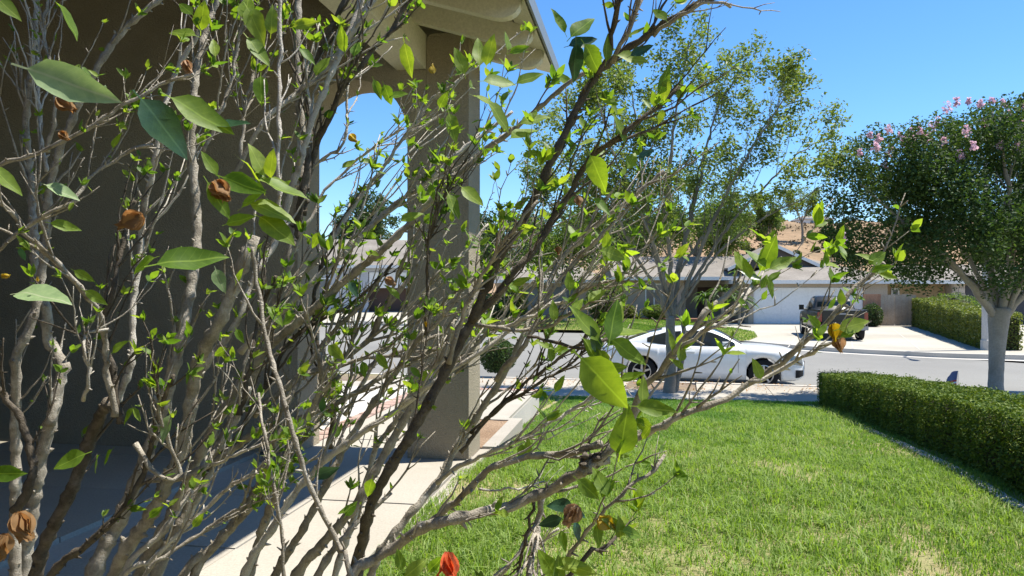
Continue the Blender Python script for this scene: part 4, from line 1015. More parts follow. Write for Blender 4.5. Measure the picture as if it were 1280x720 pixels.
    mb.add(vs, [(i * 3 + k, (i + 1) * 3 + k, (i + 1) * 3 + k + 1, i * 3 + k + 1) for i in range(5) for k in range(2)]); mb.build('windshield', M['glass'], t, True, False)
    for x in (XF, XR):
        for s in (-1, 1): wheel(t, x, s * .84, RW, .26, s, 6)
pickup()

# ================================================================== HOUSES ACROSS THE STREET
def local(c, a):                                        # a frame: x along the front, y into the house
    ca, sa = math.cos(a), math.sin(a)
    return lambda x, y, z: Vector((c[0] + x * ca - y * sa, c[1] + x * sa + y * ca, z))
def gable_roof(parent, fr, x0, x1, y0, y1, ze, zr, over, m, along='x', hip=0.0, name='roof'):
    """pitched roof with thickness; ridge along x or y"""
    X0, X1, Y0, Y1 = x0 - over, x1 + over, y0 - over, y1 + over
    if along == 'x':
        ym = (Y0 + Y1) / 2; top = [(X0 + hip, ym), (X1 - hip, ym)]
    else:
        xm = (X0 + X1) / 2; top = [(xm, Y0 + hip), (xm, Y1 - hip)]
    mb = MB()
    b = [(X0, Y0), (X1, Y0), (X1, Y1), (X0, Y1)]
    vs = [fr(x, y, ze) for x, y in b] + [fr(x, y, ze - .16) for x, y in b] + [fr(*top[0], zr), fr(*top[1], zr)]
    if along == 'x': fs = [(0, 1, 9, 8), (2, 3, 8, 9), (1, 2, 9), (3, 0, 8)]
    else: fs = [(0, 1, 8), (1, 2, 9, 8), (2, 3, 9), (3, 0, 8, 9)]
    mb.add(vs, fs + [(4, 5, 1, 0), (5, 6, 2, 1), (6, 7, 3, 2), (7, 4, 0, 3), (7, 6, 5, 4)])
    r = mb.build(name, M[m], parent)
    mb = MB()                                           # fascia boards set proud of the eaves
    e = .012
    for (p, q) in ((0, 1), (1, 2), (2, 3), (3, 0)):
        (ax, ay), (bx, by) = b[p], b[q]; d = Vector((bx - ax, by - ay)).normalized(); nn = Vector((d.y, -d.x))
        ps = [(ax + nn.x * e, ay + nn.y * e), (bx + nn.x * e, by + nn.y * e), (bx + nn.x * (e + .03), by + nn.y * (e + .03)), (ax + nn.x * (e + .03), ay + nn.y * (e + .03))]
        mb.prism(ps, ze - .20, ze + .02, fr)
    mb.build('fascia', M['trim_white'], r)
    return r
def window(parent, fr, x0, x1, z0, z1, y=-.02, bars=1):
    mb = MB(); mb.box((x0, y - .02, z0), (x1, y, z1), fr); w = mb.build('window', M['window'], parent)
    mb = MB(); f = .09
    mb.box((x0 - f, y - .05, z0 - f), (x1 + f, y - .021, z0), fr); mb.box((x0 - f, y - .05, z1), (x1 + f, y - .021, z1 + f), fr)
    mb.box((x0 - f, y - .05, z0), (x0, y - .021, z1), fr); mb.box((x1, y - .05, z0), (x1 + f, y - .021, z1), fr)
    for k in range(bars): xm = x0 + (x1 - x0) * (k + 1) / (bars + 1); mb.box((xm - .04, y - .048, z0), (xm + .04, y - .021, z1), fr)
    mb.build('frame', M['trim_white'], w); return w
def garage_door(parent, fr, x0, x1, z0, z1, m, rows=4, cols=4, y=-.01):
    mb = MB(); mb.box((x0, y - .02, z0), (x1, y + .01, z1), fr); g = mb.build('garage_door', M[m], parent)
    for i in range(rows):
        for j in range(cols):
            a = x0 + (x1 - x0) * j / cols + .05; b = x0 + (x1 - x0) * (j + 1) / cols - .05; c = z0 + (z1 - z0) * i / rows + .025; d = z0 + (z1 - z0) * (i + 1) / rows - .025
            mb = MB(); mb.box((a, y - .038, c), (b, y - .021, d), fr); mb.build('panel', M[m], g)
    return g

# house with the white garage door
ha = thing('garage_house', 'tan house with grey shingle roof and wide white garage door', 'house', (17, 46, Z_FAR))
fa = local((14.55, 44.7), math.radians(-4)); zg = Z_FAR
mb = MB()
mb.box((-.25, 0, zg - .2), (.05, 7, 1.95), fa); mb.box((6.55, 0, zg - .2), (7.9, 7, 1.95), fa); mb.box((.05, 0, 1.60), (6.55, .3, 1.95), fa); mb.box((.05, .3, zg - .2), (6.55, .5, 1.95), fa)
mb.build('wall', M['tan_wall'], ha)
garage_door(ha, fa, .08, 6.5, zg, 1.58, 'door_white', 4, 4, .12)
# hip roof with a small gable at its head
gable_roof(ha, fa, -.3, 8.3, 0, 10, 2.0, 3.55, .55, 'shingle', 'x', 4.2)
mb = MB(); gx0, gx1, gz0, gz1, gy = -0.6, 5.0, 2.85, 4.2, 2.9
mb.add([fa(gx0, gy, gz0), fa(gx1, gy, gz0), fa((gx0 + gx1) / 2, gy, gz1), fa(gx0, 6.5, gz0), fa(gx1, 6.5, gz0), fa((gx0 + gx1) / 2, 6.5, gz1)], [(0, 1, 2), (5, 4, 3), (0, 3, 4, 1)]); mb.build('gable', M['gable'], ha)
mb = MB()
for (a, b) in ((gx0 - .3, (gx0 + gx1) / 2), (gx1 + .3, (gx0 + gx1) / 2)):
    za = gz0 - .1
    vs = [fa(a, gy - .25, za), fa(b, gy - .25, gz1 + .03), fa(b, 7, gz1 + .03), fa(a, 7, za), fa(a, gy - .25, za + .1), fa(b, gy - .25, gz1 + .13), fa(b, 7, gz1 + .13), fa(a, 7, za + .1)]
    mb.add(vs, [(0, 1, 2, 3), (4, 5, 6, 7), (0, 4, 5, 1), (3, 2, 6, 7), (0, 3, 7, 4)])
ro = mb.build('gable_roof', M['shingle'], ha)
for (a, b) in ((gx0 - .3, (gx0 + gx1) / 2), (gx1 + .3, (gx0 + gx1) / 2)):
    mb = MB(); za = gz0 - .1; vs = [fa(x, y, z) for y in (gy - .30, gy - .255) for (x, z) in ((a, za - .12), (b, gz1 - .10), (b, gz1 + .12), (a, za + .10))]
    mb.add(vs, [(0, 1, 2, 3), (7, 6, 5, 4), (0, 4, 5, 1), (1, 5, 6, 2), (2, 6, 7, 3), (3, 7, 4, 0)]); mb.build('barge_board', M['trim_white'], ro)
# left wing: tan wall with window, set back entry between
fw = local((7.6, 48.2), math.radians(-2)); zw = -.45
mb = MB(); mb.box((-.7, 0, zw - .3), (3.6, 6, 2.1), fw); mb.box((3.6, 2.6, zw - .3), (7.0, 6, 2.1), fw); mb.build('wing_wall', M['tan_wall'], ha)
window(ha, fw, 1.15, 2.15, .35, 1.75, -.002)
mb = MB(); mb.box((5.0, 2.53, zw), (5.95, 2.58, 1.6), fw); d_ = mb.build('front_door', M['brown_dark'], ha)
mb = MB(); mb.box((5.8, 2.49, .5), (5.86, 2.525, .6), fw); mb.build('handle', M['chrome'], d_)
gable_roof(ha, fw, -.7, 8.6, -.4, 8, 2.25, 3.75, .45, 'shingle', 'x', 0)
# grey fence between the houses on the far side
def fence(name, label, fr, n, w, z0, h, m, posts=()):
    t = thing(name, label, 'fence', fr(0, 0, z0)); me = MB(); me.box((.006, 0, 0), (w - .006, .025, 1)); pm = me.mesh('plank')
    R0 = (fr(1, 0, 0) - fr(0, 0, 0)); a = math.atan2(R0.y, R0.x)
    for k in range(n):
        o = put('plank', pm, None, t, False); 
        if len(pm.materials) == 0: pm.materials.append(M[m[0]])
        o.location = (fr(k * w, random.uniform(-.012, .012), z0 + .03) - fr(0, 0, z0)); o.rotation_euler = (0, 0, a + random.gauss(0, .004)); o.scale = (1, 1, h * random.uniform(.985, 1.015))
        if len(m) > 1 and k < m[2]: o.material_slots[0].link = 'OBJECT'; o.material_slots[0].material = M[m[1]]
    for z in (.35, h - .3):
        mb = MB(); mb.box((0, .04, z0 + z), (n * w, .09, z0 + z + .09), fr); mb.build('rail', M[m[0]], t)
    return t
pf0 = P(1079, 400, 42); fence('plank_fence', 'weathered vertical plank fence beside the yellow green hedge', local((pf0.x, pf0.y), math.radians(-3)), 15, 0.195, Z_FAR, 1.78, ('plank', 'plank_red', 5))
pf1 = P(774, 395, 48.6); fence('plank_fence', 'short grey plank fence left of the tan wall', local((pf1.x - .9, pf1.y), 0), 9, 0.18, -.42, 1.7, ('plank',))

# middle house with slate garage
hb = thing('slate_garage_house', 'low house with slate garage door half hidden behind trees', 'house', (2, 52, Z_FAR)); fb = local((-.4, 51.5), math.radians(8))
mb = MB(); mb.box((0, 0, Z_FAR - .2), (1.35, 6, 2.0), fb); mb.box((1.35, .3, Z_FAR - .2), (5.2, 6, 2.0), fb); mb.box((5.2, 0, Z_FAR - .2), (7.0, 6, 2.0), fb); mb.build('wall', M['tan_wall'], hb)
garage_door(hb, fb, 1.4, 5.15, Z_FAR, 1.6, 'blue_door', 4, 4, .28)
mb = MB(); mb.box((.55, -.03, .95), (1.0, -.003, 1.15), fb); mb.build('house_plaque', M['dark_door'], hb)
gable_roof(hb, fb, 0, 7.0, 0, 8, 2.1, 3.4, .5, 'shingle', 'x', 2.0)
# left house seen through the arch
hc = thing('grey_house', 'pale grey house with half raised white garage door seen through porch arch', 'house', (-11, 54, -.1)); fc = local((-17.5, 53.4), math.radians(8)); zc_ = -.2
mb = MB(); mb.box((0, 0, zc_ - .6), (7.0, 7, 3.1), fc); mb.box((7.0, .9, zc_ - .6), (12.6, 7, 3.1), fc); mb.box((12.6, 0, zc_ - .6), (13.4, 7, 3.1), fc); mb.box((7.0, 0, 2.75), (12.6, .9, 3.1), fc); mb.build('wall', M['grey_wall'], hc)
garage_door(hc, fc, 7.05, 12.55, 1.55, 2.72, 'door_white', 2, 4, .1)
mb = MB(); mb.box((7.0, .86, zc_), (12.6, .893, 2.7), fc); mb.build('garage_interior', M['brown_dark'], hc)
window(hc, fc, 2.2, 4.2, 1.0, 2.2, -.002, 1)
gable_roof(hc, fc, 0, 13.4, 0, 9, 3.2, 5.4, .55, 'shingle', 'x', 1.0)
mb = MB(); mb.prism([(-3, -6), (16, -6), (16, 10), (-3, 10)], Z_FAR - .2, -.2, local((-17.5, 53.4), math.radians(8))); 
sl = MB(); a_ = [fc(-3, -8, Z_FAR + .004), fc(16, -8, Z_FAR + .004), fc(16, -.01, zc_), fc(-3, -.01, zc_)]; sl.add(a_, [(0, 1, 2, 3)]); struct(sl.build('driveway', M['far_concrete']))
# right house behind the crape myrtle
hdn = thing('gold_house', 'gold stucco house with stone pier and dark garage behind the crape myrtle', 'house', (24, 38, Z_FAR)); fd = local((22.35, 46.0), math.radians(-12))
mb = MB(); mb.box((0, 1.2, Z_FAR - .2), (4.55, 8, 1.9), fd); mb.box((9.9, 0, Z_FAR - .2), (11.5, 8, 1.9), fd); mb.box((5.3, .3, Z_FAR - .2), (9.9, 8, 1.9), fd); mb.build('wall', M['gold_wall'], hdn)
garage_door(hdn, fd, 5.35, 9.85, Z_FAR, 1.7, 'dark_door', 4, 4, .28)
window(hdn, fd, 1.55, 1.85, 1.05, 1.45, 1.19, 0)
pier = MB(); pier.box((4.56, .05, Z_FAR - .2), (5.29, 1.6, 1.9), fd); pr_o = pier.build('stone_pier', M['stone'], hdn)
for r_ in range(8):
    for c_ in range(2):
        x0 = 4.58 + c_ * .36 + (.06 if r_ % 2 else 0); mb = MB(); z0 = Z_FAR + .02 + r_ * .31
        mb.box((x0, .0 - random.uniform(0, .05), z0), (min(x0 + .33, 5.28), .045, z0 + .28), fd); mb.build('stone', M['stone'], pr_o)
gable_roof(hdn, fd, 0, 11.5, 0, 9, 2.0, 3.1, .6, 'shingle', 'x', 3.5)
# houses on the hill crest
for i, (px, lab) in enumerate(((915, 'small pale house on the hill crest behind the street tree'), (1024, 'small white house on the hill crest left of the crape myrtle'))):
    y = 176; x = (px - CX) / F * y; z = hill_z(x, y) - .3; hh_ = thing('hill_house', lab, 'house', (x, y, z), 0, 'houses on the hill crest'); fh = local((x - 3.5, y), .1)
    mb = MB(); mb.box((0, 0, z - 2), (7, 6, z + 2.0), fh); mb.build('wall', M['trim_white'], hh_); gable_roof(hh_, fh, 0, 7, 0, 6, z + 2.1, z + 3.0, .4, 'shingle', 'x', 1.5); window(hh_, fh, 1.5, 3.0, z + .8, z + 1.6)

# ================================================================== STREET THINGS ACROSS THE ROAD
# yellow green hedge
p0 = G(1225, 437, Z_FAR); p1 = G(1139, 407.5, Z_FAR)
e1 = Vector((p1.x - p0.x, p1.y - p0.y)); LH = e1.length; e1.normalize(); e2 = Vector((e1.y, -e1.x))
fhd = thing('hedge', 'tall yellow green clipped hedge across the street beside the plank fence', 'hedge', p0)
wH = 1.3
def FH(s, w, z): q = Vector((p0.x, p0.y)) + e1 * s + e2 * w; return Vector((q.x, q.y, Z_FAR + z))
hz = lambda s: 1.22 + 0.022 * s + .05 * math.sin(s * 1.7)
mb = MB(); na = 24; vs = []
for i in range(na + 1):
    s = .12 + (LH - .24) * i / na
    for (w, z) in ((.1, 0), (.1, hz(s) - .2), (.3, hz(s) - .1), (wH - .3, hz(s) - .1), (wH - .1, hz(s) - .2), (wH - .1, 0)): vs.append(FH(s, w, z))
mb.add(vs, [(i * 6 + j, i * 6 + j + 1, (i + 1) * 6 + j + 1, (i + 1) * 6 + j) for i in range(na) for j in range(5)] + [tuple(range(6)), tuple(range(na * 6 + 5, na * 6 - 1, -1))]); mb.build('dark_core', M['core_shade'], fhd)  # solid core, coloured dark for the shade within the hedge
pts = []
for i in range(42000):
    s = random.uniform(0, LH); k = random.random(); dep = abs(random.gauss(0, .07)); b_ = .07 * math.sin(s * 2.9) * math.cos(s * 1.1)
    if k < .4: w, z = random.uniform(0, wH), hz(s) - dep + b_
    elif k < .85: w, z = dep + b_ * .6, random.uniform(.02, hz(s))
    elif k < .95: w, z = wH - dep, random.uniform(0, hz(s))
    else: w, z, s = random.uniform(0, wH), random.uniform(0, hz(0)), random.choice((dep, LH - dep))
    pts.append(FH(s, w, z))
stuff(put('leaves', leaf_cloud('leaves', np.array(pts), 0.085, .6, .9), M['hedge_leaf_b'], fhd))
# concrete lamp post beside the hedge's end
pb = G(1232, 437.5, Z_FAR); lp = thing('lamp_post', 'tapered concrete lamp post at the near end of the far hedge', 'lamp post', pb)
mb = MB(); mb.tube([pb + Vector((0, 0, z)) for z in (-.1, 0.0, .35, .36, 3.5, 6.6)], [.17, .17, .165, .135, .11, .08], 8); mb.build('pole', M['post'], lp)
mb = MB(); mb.tube([pb + Vector((0, 0, 6.5)), pb + Vector((-.2, -.4, 6.85)), pb + Vector((-.35, -1.2, 6.95))], [.04, .035, .03], 8); arm = mb.build('arm', M['grey_trim'], lp)
mb = MB(); e_ = pb + Vector((-.4, -1.45, 6.93)); mb.tube([e_ + Vector((.05, .3, .02)), e_ + Vector((.03, .15, 0)), e_, e_ + Vector((-.06, -.25, 0)), e_ + Vector((-.08, -.33, .02))], [.04, .10, .13, .11, .03], 10); mb.build('lamp_head', M['grey_trim'], lp)
# thin pole left of the tan wall
c = P(772.5, 398, 46.5); c.z = -.4; t = thing('pole', 'thin pale metal pole standing left of the tan house', 'pole', c)
mb = MB(); mb.tube([c, c + Vector((0, 0, 3.4))], [.05, .04], 8); mb.build('shaft', M['post'], t)
mb = MB(); mb.lathe([(.001, -.05), (.09, -.04), (.10, .04), (.03, .10), (.001, .10)], 10); o = mb.build('cap', M['post'], t, True, False); o.location = (0, 0, 3.45); o.rotation_euler = (math.pi / 2, 0, 0)
# small yard flag behind the near hedge
fb0 = P(1197.5, 502, 14.55); fb0.z = Z_WALK - 0.06
fg = thing('yard_flag', 'small red, white and blue yard flag on a stick behind the near hedge', 'flag', fb0)
mb = MB(); mb.tube([fb0, fb0 + Vector((0, 0, .60))], [.006, .005], 6); mb.build('stick', M['post'], fg)
def flag_strip(name, m, f0, f1):
    mb = MB(); vs = []; n = 8
    for i in range(n + 1):
        a = i / n; 
        for f in (f0, f1):
            wv = .24 * math.sqrt(max(1 - (1 - min(f, .999)) ** 2 * 0.0 - (f - .35) ** 2 * 1.2, .05))
            vs.append(fb0 + Vector((-.004 - wv * a, .04 * math.sin(a * 5 + f * 2), .60 - .38 * f - .02 * a + (-.10 * a * a if f < .2 else 0))))
    mb.add(vs, [(2 * i, 2 * i + 1, 2 * i + 3, 2 * i + 2) for i in range(n)]); return mb.build(name, m, fg, True)
flag_strip('blue_field', M['flag_blue'], 0.0, .48)
for k in range(6): flag_strip('stripe', M['flag_red' if k % 2 == 0 else 'flag_white'], .48 + k * .087, .48 + (k + 1) * .087)

# ================================================================== THE FLOWERING BUSH IN FRONT
random.seed(21); RNG = np.random.default_rng(21)
bush_base = Vector((-0.75, 1.85, 0.0))
bush = thing('hibiscus_bush', 'sparse leggy hibiscus bush with many grey branches in the foreground', 'bush', bush_base)
# a stem: (bark, radius px at start, radius px at end, depth at start, depth at end, points in the photograph, number of side shoots, leafiness)
B, D_, L_ = 'bark', 'bark_dark', 'bark_pale'
BR = [
 (B, 9, 4, 2.2, 2.1, [(20, 720), (19, 560), (20, 480), (22, 440), (40, 400), (57, 310), (63, 225), (93, 140), (120, 90), (157, 37), (207, -8)], 5, .5),
 (B, 12, 3, 2.3, 2.3, [(30, 720), (45, 600), (60, 540), (72, 490), (75, 450), (60, 425), (58, 385), (45, 365), (43, 300), (37, 225), (33, 157), (38, 110), (44, 25), (44, -10)], 6, .5),
 (B, 8, 7, 2.28, 2.28, [(62, 530), (72, 490), (82, 453)], 1, .2),
 (L_, 3, 2, 2.3, 2.3, [(60, 215), (50, 167), (47, 60), (42, -5)], 5, .2),
 (D_, 11, 8, 2.0, 1.9, [(45, 720), (70, 650), (95, 600), (112, 550), (124, 520), (136, 504)], 3, .5),
 (B, 5, 3, 1.85, 1.5, [(143, 520), (131, 440), (127, 397), (100, 360), (60, 315), (28, 290), (15, 265), (-6, 250)], 4, .4),
 (B, 3.2, 2.4, 1.55, 1.6, [(-5, 314), (25, 290), (55, 270), (90, 253), (110, 225), (150, 195), (190, 180)], 4, .3),
 (B, 3.2, 2.4, 1.6, 1.6, [(-5, 207), (50, 190), (110, 160), (157, 130), (207, 103), (240, 92)], 5, .5),
 (D_, 6, 2.5, 1.9, 1.9, [(150, 530), (136, 440), (128, 400), (140, 370), (150, 320), (156, 285), (168, 250)], 5, .4),
 (L_, 5, 3, 2.2, 2.2, [(148, 505), (163, 453), (167, 387), (175, 310), (183, 250), (197, 180), (203, 140), (212, 110), (230, 70), (247, 40), (258, -5)], 6, .4),
 (B, 13, 4, 1.9, 2.1, [(115, 725), (150, 650), (182, 570), (207, 500), (224, 430), (238, 360), (246, 290), (243, 220), (238, 180), (241, 117), (250, 65), (265, 20), (275, -8)], 7, .6),
 (B, 11, 9, 1.75, 1.6, [(140, 725), (190, 640), (215, 590), (232, 545), (240, 490), (255, 440), (278, 395), (300, 335), (317, 296)], 3, .3),
 (L_, 5, 4, 1.9, 2.0, [(250, 470), (290, 410), (320, 345), (345, 300), (362, 250), (380, 185), (402, 120), (428, 62), (452, -5)], 6, .4),
 (L_, 3, 4, 2.0, 2.0, [(300, 210), (319, 167), (347, 136), (372, 114), (397, 98), (423, 65), (447, 30), (470, -8)], 8, .5),
 (B, 11, 5, 2.0, 2.2, [(190, 725), (235, 640), (275, 560), (310, 480), (335, 420), (355, 350), (368, 290), (376, 230), (378, 170), (372, 110), (370, 60), (374, -8)], 6, .5),
 (D_, 7, 4, 2.1, 2.1, [(356, 360), (372, 280), (383, 215), (388, 140), (380, 105), (394, 78), (414, 36), (432, -5)], 6, .6),
 (D_, 5, 3, 2.1, 2.0, [(378, 270), (392, 195), (411, 150), (432, 105), (470, 60), (500, 20), (517, -8)], 9, .7),
 (L_, 3, 3, 1.5, 1.5, [(349, 270), (348, 205), (349, 120), (351, 60), (347, -8)], 2, .1),
 (B, 7, 3, 1.8, 1.9, [(225, 725), (267, 684), (300, 640), (325, 600), (345, 550), (362, 500), (388, 450), (420, 410), (455, 380)], 6, .6),
 (B, 6, 2.5, 1.9, 1.8, [(185, 598), (231, 596), (276, 573), (316, 542), (378, 522), (452, 488), (499, 458), (545, 436), (600, 415), (650, 392)], 7, .7),
 (L_, 5, 3, 1.7, 1.8, [(150, 725), (200, 668), (227, 631), (258, 582), (289, 533), (312, 485)], 5, .6),
 (B, 4, 3, 1.25, 1.3, [(440, 728), (422, 680), (391, 613), (369, 551), (347, 476), (335, 430), (322, 345), (316, 310)], 2, .2),
 (B, 3, 2, 1.3, 1.35, [(354, 728), (351, 667), (342, 600), (329, 529), (322, 490)], 5, .6),
 (D_, 10, 4.5, 1.5, 1.25, [(445, 728), (452, 680), (471, 616), (517, 535), (560, 456), (593, 395), (627, 320), (660, 263), (690, 195), (720, 140), (750, 90), (800, 53), (850, 18), (885, -2), (912, -10)], 7, .5),
 (D_, 4, 3, 1.28, 1.25, [(747, 95), (763, 60), (768, 30), (776, -8)], 3, .5),
 (B, 4, 2, 1.27, 1.25, [(765, 78), (782, 45), (795, 20), (806, -8)], 4, .4),
 (B, 3, 2, 1.26, 1.22, [(815, 44), (850, 20), (885, 2), (905, 4), (912, 8)], 3, .2),
 (D_, 6, 3, 1.45, 1.35, [(590, 402), (640, 345), (685, 285), (720, 225), (745, 192), (782, 163), (818, 138), (850, 108)], 8, .7),
 (B, 9, 8, 1.3, 1.2, [(428, 735), (460, 702), (493, 684), (527, 662), (560, 652), (600, 642), (637, 632), (682, 612), (712, 597), (735, 582), (762, 574)], 4, .2),
 (B, 7, 4, 1.2, 1.1, [(728, 592), (756, 566), (783, 533), (807, 482), (840, 446), (873, 402), (905, 371), (930, 350)], 5, .5),
 (B, 6.5, 3, 1.2, 1.05, [(735, 584), (797, 548), (853, 520), (907, 499), (942, 476), (975, 455), (1012, 424), (1040, 395), (1062, 368), (1085, 345), (1104, 328)], 5, .4),
 (L_, 3.4, 2, 1.1, 1.05, [(935, 480), (980, 460), (1015, 440), (1038, 428), (1052, 418)], 4, .3),
 (L_, 3, 2.4, 1.1, 1.08, [(845, 441), (880, 415), (912, 395), (932, 372), (940, 355)], 3, .4),
 (B, 3, 2.6, 1.2, 1.15, [(700, 708), (707, 698), (750, 647), (787, 610), (817, 587), (830, 567)], 3, .4),
 (D_, 3, 2.4, 1.2, 1.2, [(715, 715), (750, 690), (772, 668)], 2, .5),
 (B, 5, 5, 1.35, 1.2, [(525, 662), (569, 629), (600, 597), (622, 580), (647, 574), (690, 567), (723, 566), (750, 553)], 5, .4),
 (B, 7, 3, 1.6, 1.7, [(470, 705), (482, 682), (516, 638), (549, 598), (572, 556), (597, 520), (633, 462), (660, 405), (690, 345), (722, 300), (777, 257), (830, 215)], 9, .5),
 (L_, 3.6, 2.4, 1.55, 1.4, [(546, 602), (585, 578), (633, 557), (680, 533), (720, 510), (747, 490), (780, 470)], 5, .4),
 (B, 10, 3, 2.0, 1.6, [(172, 728), (215, 640), (262, 545), (310, 465), (345, 425), (380, 397), (440, 343), (490, 300), (553, 237), (610, 187), (647, 157), (680, 127), (713, 100), (742, 84)], 9, .7),
 (L_, 5, 2.5, 2.0, 1.9, [(300, 440), (340, 400), (380, 363), (423, 323), (460, 287), (497, 253), (527, 233), (563, 200), (597, 173), (640, 140)], 9, .7),
 (L_, 4, 2, 2.0, 2.0, [(330, 400), (360, 365), (390, 330), (417, 297), (447, 250), (486, 200), (533, 133), (561, 111), (582, 90)], 9, .8),
 (L_, 2.6, 1.6, 2.1, 2.1, [(355, 335), (385, 280), (402, 245), (430, 215), (465, 185), (505, 160)], 7, .7),
 (L_, 2.4, 1.8, 2.1, 2.1, [(366, 235), (393, 207), (425, 185), (434, 160), (433, 130), (437, 95)], 5, .4),
 (B, 5, 3, 1.9, 1.9, [(318, 520), (360, 482), (400, 460), (445, 440), (468, 415), (480, 390), (505, 356), (524, 327), (535, 298)], 6, .6),
 (B, 3, 2, 1.85, 1.8, [(380, 470), (442, 452), (500, 440), (545, 420), (590, 411), (640, 400)], 6, .6),
 (D_, 3, 2, 1.7, 1.7, [(532, 420), (535, 347), (537, 300), (553, 250), (566, 205)], 7, .8),
 (L_, 6, 3, 1.65, 1.55, [(300, 728), (340, 660), (387, 597), (425, 560), (488, 517), (540, 480), (600, 440), (640, 410), (690, 370)], 7, .4),
 (B, 9, 5, 1.75, 1.7, [(365, 730), (404, 680), (444, 633), (464, 596), (492, 548), (525, 490), (552, 445), (570, 400)], 5, .5),
 (B, 6, 3, 1.6, 1.6, [(395, 728), (430, 672), (462, 640), (490, 615)], 2, .4),
 (D_, 3, 1.8, 1.6, 1.5, [(575, 566), (613, 520), (655, 480), (700, 448), (728, 425), (742, 400)], 6, .5),
 (D_, 2.6, 1.6, 1.6, 1.5, [(588, 540), (640, 500), (690, 470), (725, 445), (747, 420)], 6, .4),
 (B, 5, 4, 1.3, 1.28, [(678, 618), (673, 652), (666, 690), (660, 728)], 7, .3),
 (D_, 2.6, 2.4, 1.3, 1.3, [(668, 625), (658, 670), (646, 720)], 2, .2),
 (L_, 2.2, 1.8, 1.3, 1.3, [(640, 704), (672, 680), (697, 660)], 2, .3),
 (L_, 1.8, 1.2, 1.4, 1.4, [(600, 612), (647, 611), (682, 600)], 2, .2),
 (B, 3, 2, 1.5, 1.4, [(596, 407), (624, 409), (653, 413), (678, 409), (704, 398), (736, 378), (758, 360), (785, 335), (812, 300)], 6, .6),
 (L_, 3, 2, 1.5, 1.4, [(620, 411), (653, 400), (687, 382), (711, 374), (735, 360), (760, 352)], 5, .5),
 (D_, 2.4, 2.4, 1.3, 1.25, [(660, 420), (680, 424), (700, 430), (723, 436), (743, 432), (764, 424)], 4, .5),
 (B, 4, 2.5, 1.5, 1.45, [(620, 475), (644, 444), (662, 420), (680, 380), (715, 330), (760, 285), (800, 245)], 7, .5),
 (B, 4, 2, 1.4, 1.3, [(560, 456), (580, 390), (612, 330), (640, 290), (672, 250)], 6, .5),
 (B, 3, 2, 1.8, 1.8, [(500, 560), (540, 500), (590, 440), (640, 380), (690, 330), (745, 290)], 7, .5),
 (L_, 3, 1.6, 1.9, 1.9, [(430, 520), (470, 450), (500, 400), (540, 350), (585, 310), (610, 280)], 7, .6),
 (B, 3, 1.6, 1.9, 1.9, [(450, 470), (500, 420), (540, 390), (590, 350), (640, 310), (680, 290)], 7, .6),
 (D_, 4, 2, 1.9, 1.9, [(250, 600), (300, 540), (340, 470), (360, 430), (400, 400), (440, 380), (490, 330)], 6, .6),
 (B, 3, 2, 1.9, 1.9, [(390, 600), (420, 530), (438, 470), (442, 420), (455, 380), (480, 340)], 6, .6),
 (D_, 4, 3, 2.0, 2.0, [(412, 560), (418, 510), (404, 460), (392, 400), (400, 340), (420, 280)], 5, .6),
 # crossing stems low on the left
 (D_, 6, 3, 1.7, 1.6, [(60, 725), (110, 680), (150, 640), (176, 600), (190, 560), (200, 510), (216, 470)], 6, .7),
 (D_, 8, 4, 1.9, 1.9, [(20, 640), (40, 600), (38, 560), (24, 520), (4, 495), (-12, 480)], 3, .4),
 (B, 4, 2.4, 1.55, 1.5, [(170, 555), (190, 590), (216, 600), (225, 592), (214, 560), (200, 520), (192, 495)], 4, .6),
 (L_, 3, 2, 1.75, 1.75, [(104, 500), (112, 470), (104, 430), (110, 415), (135, 412)], 4, .5),
 (B, 6, 3, 1.8, 1.75, [(240, 728), (262, 690), (300, 650), (330, 618), (352, 580), (372, 545), (395, 500), (425, 470)], 6, .6),
 (L_, 4, 2.4, 1.7, 1.7, [(150, 728), (190, 700), (230, 660), (262, 632), (285, 610), (320, 590)], 5, .7),
 (B, 3, 2, 1.6, 1.6, [(175, 728), (215, 690), (250, 668), (290, 640), (330, 622)], 6, .8),
 (B, 8, 4, 1.85, 1.8, [(310, 728), (330, 660), (352, 600), (370, 560), (392, 520), (402, 480), (398, 440)], 5, .6),
 (B, 7, 4, 1.8, 1.75, [(340, 728), (380, 660), (410, 600), (436, 550), (470, 500), (505, 450), (530, 415)], 7, .6),
 (L_, 5, 3, 1.75, 1.75, [(416, 728), (440, 660), (455, 610), (470, 560), (500, 520), (530, 470), (560, 420)], 6, .5),
 (L_, 2.6, 1.6, 1.6, 1.5, [(268, 582), (300, 565), (330, 555), (368, 540)], 3, .4),
 (D_, 4, 2.4, 1.8, 1.8, [(300, 520), (312, 460), (318, 420), (330, 380), (345, 345)], 5, .7),
 (B, 3, 2, 2.0, 2.0, [(280, 240), (300, 200), (305, 140), (318, 90), (330, 40), (345, 5)], 7, 1.0),
 (B, 3, 2, 1.9, 1.9, [(255, 190), (275, 140), (290, 100), (296, 60), (310, 10)], 7, 1.0),
 (B, 3, 2, 1.9, 1.9, [(60, 190), (70, 130), (62, 80), (55, 40), (60, -5)], 6, .9),
]
LEAF = []                    # every leaf of the bush: (position, direction, normal, length, material)
def rand_dir(): return Vector((random.gauss(0, 1), random.gauss(0, 1), random.gauss(0, 1))).normalized()
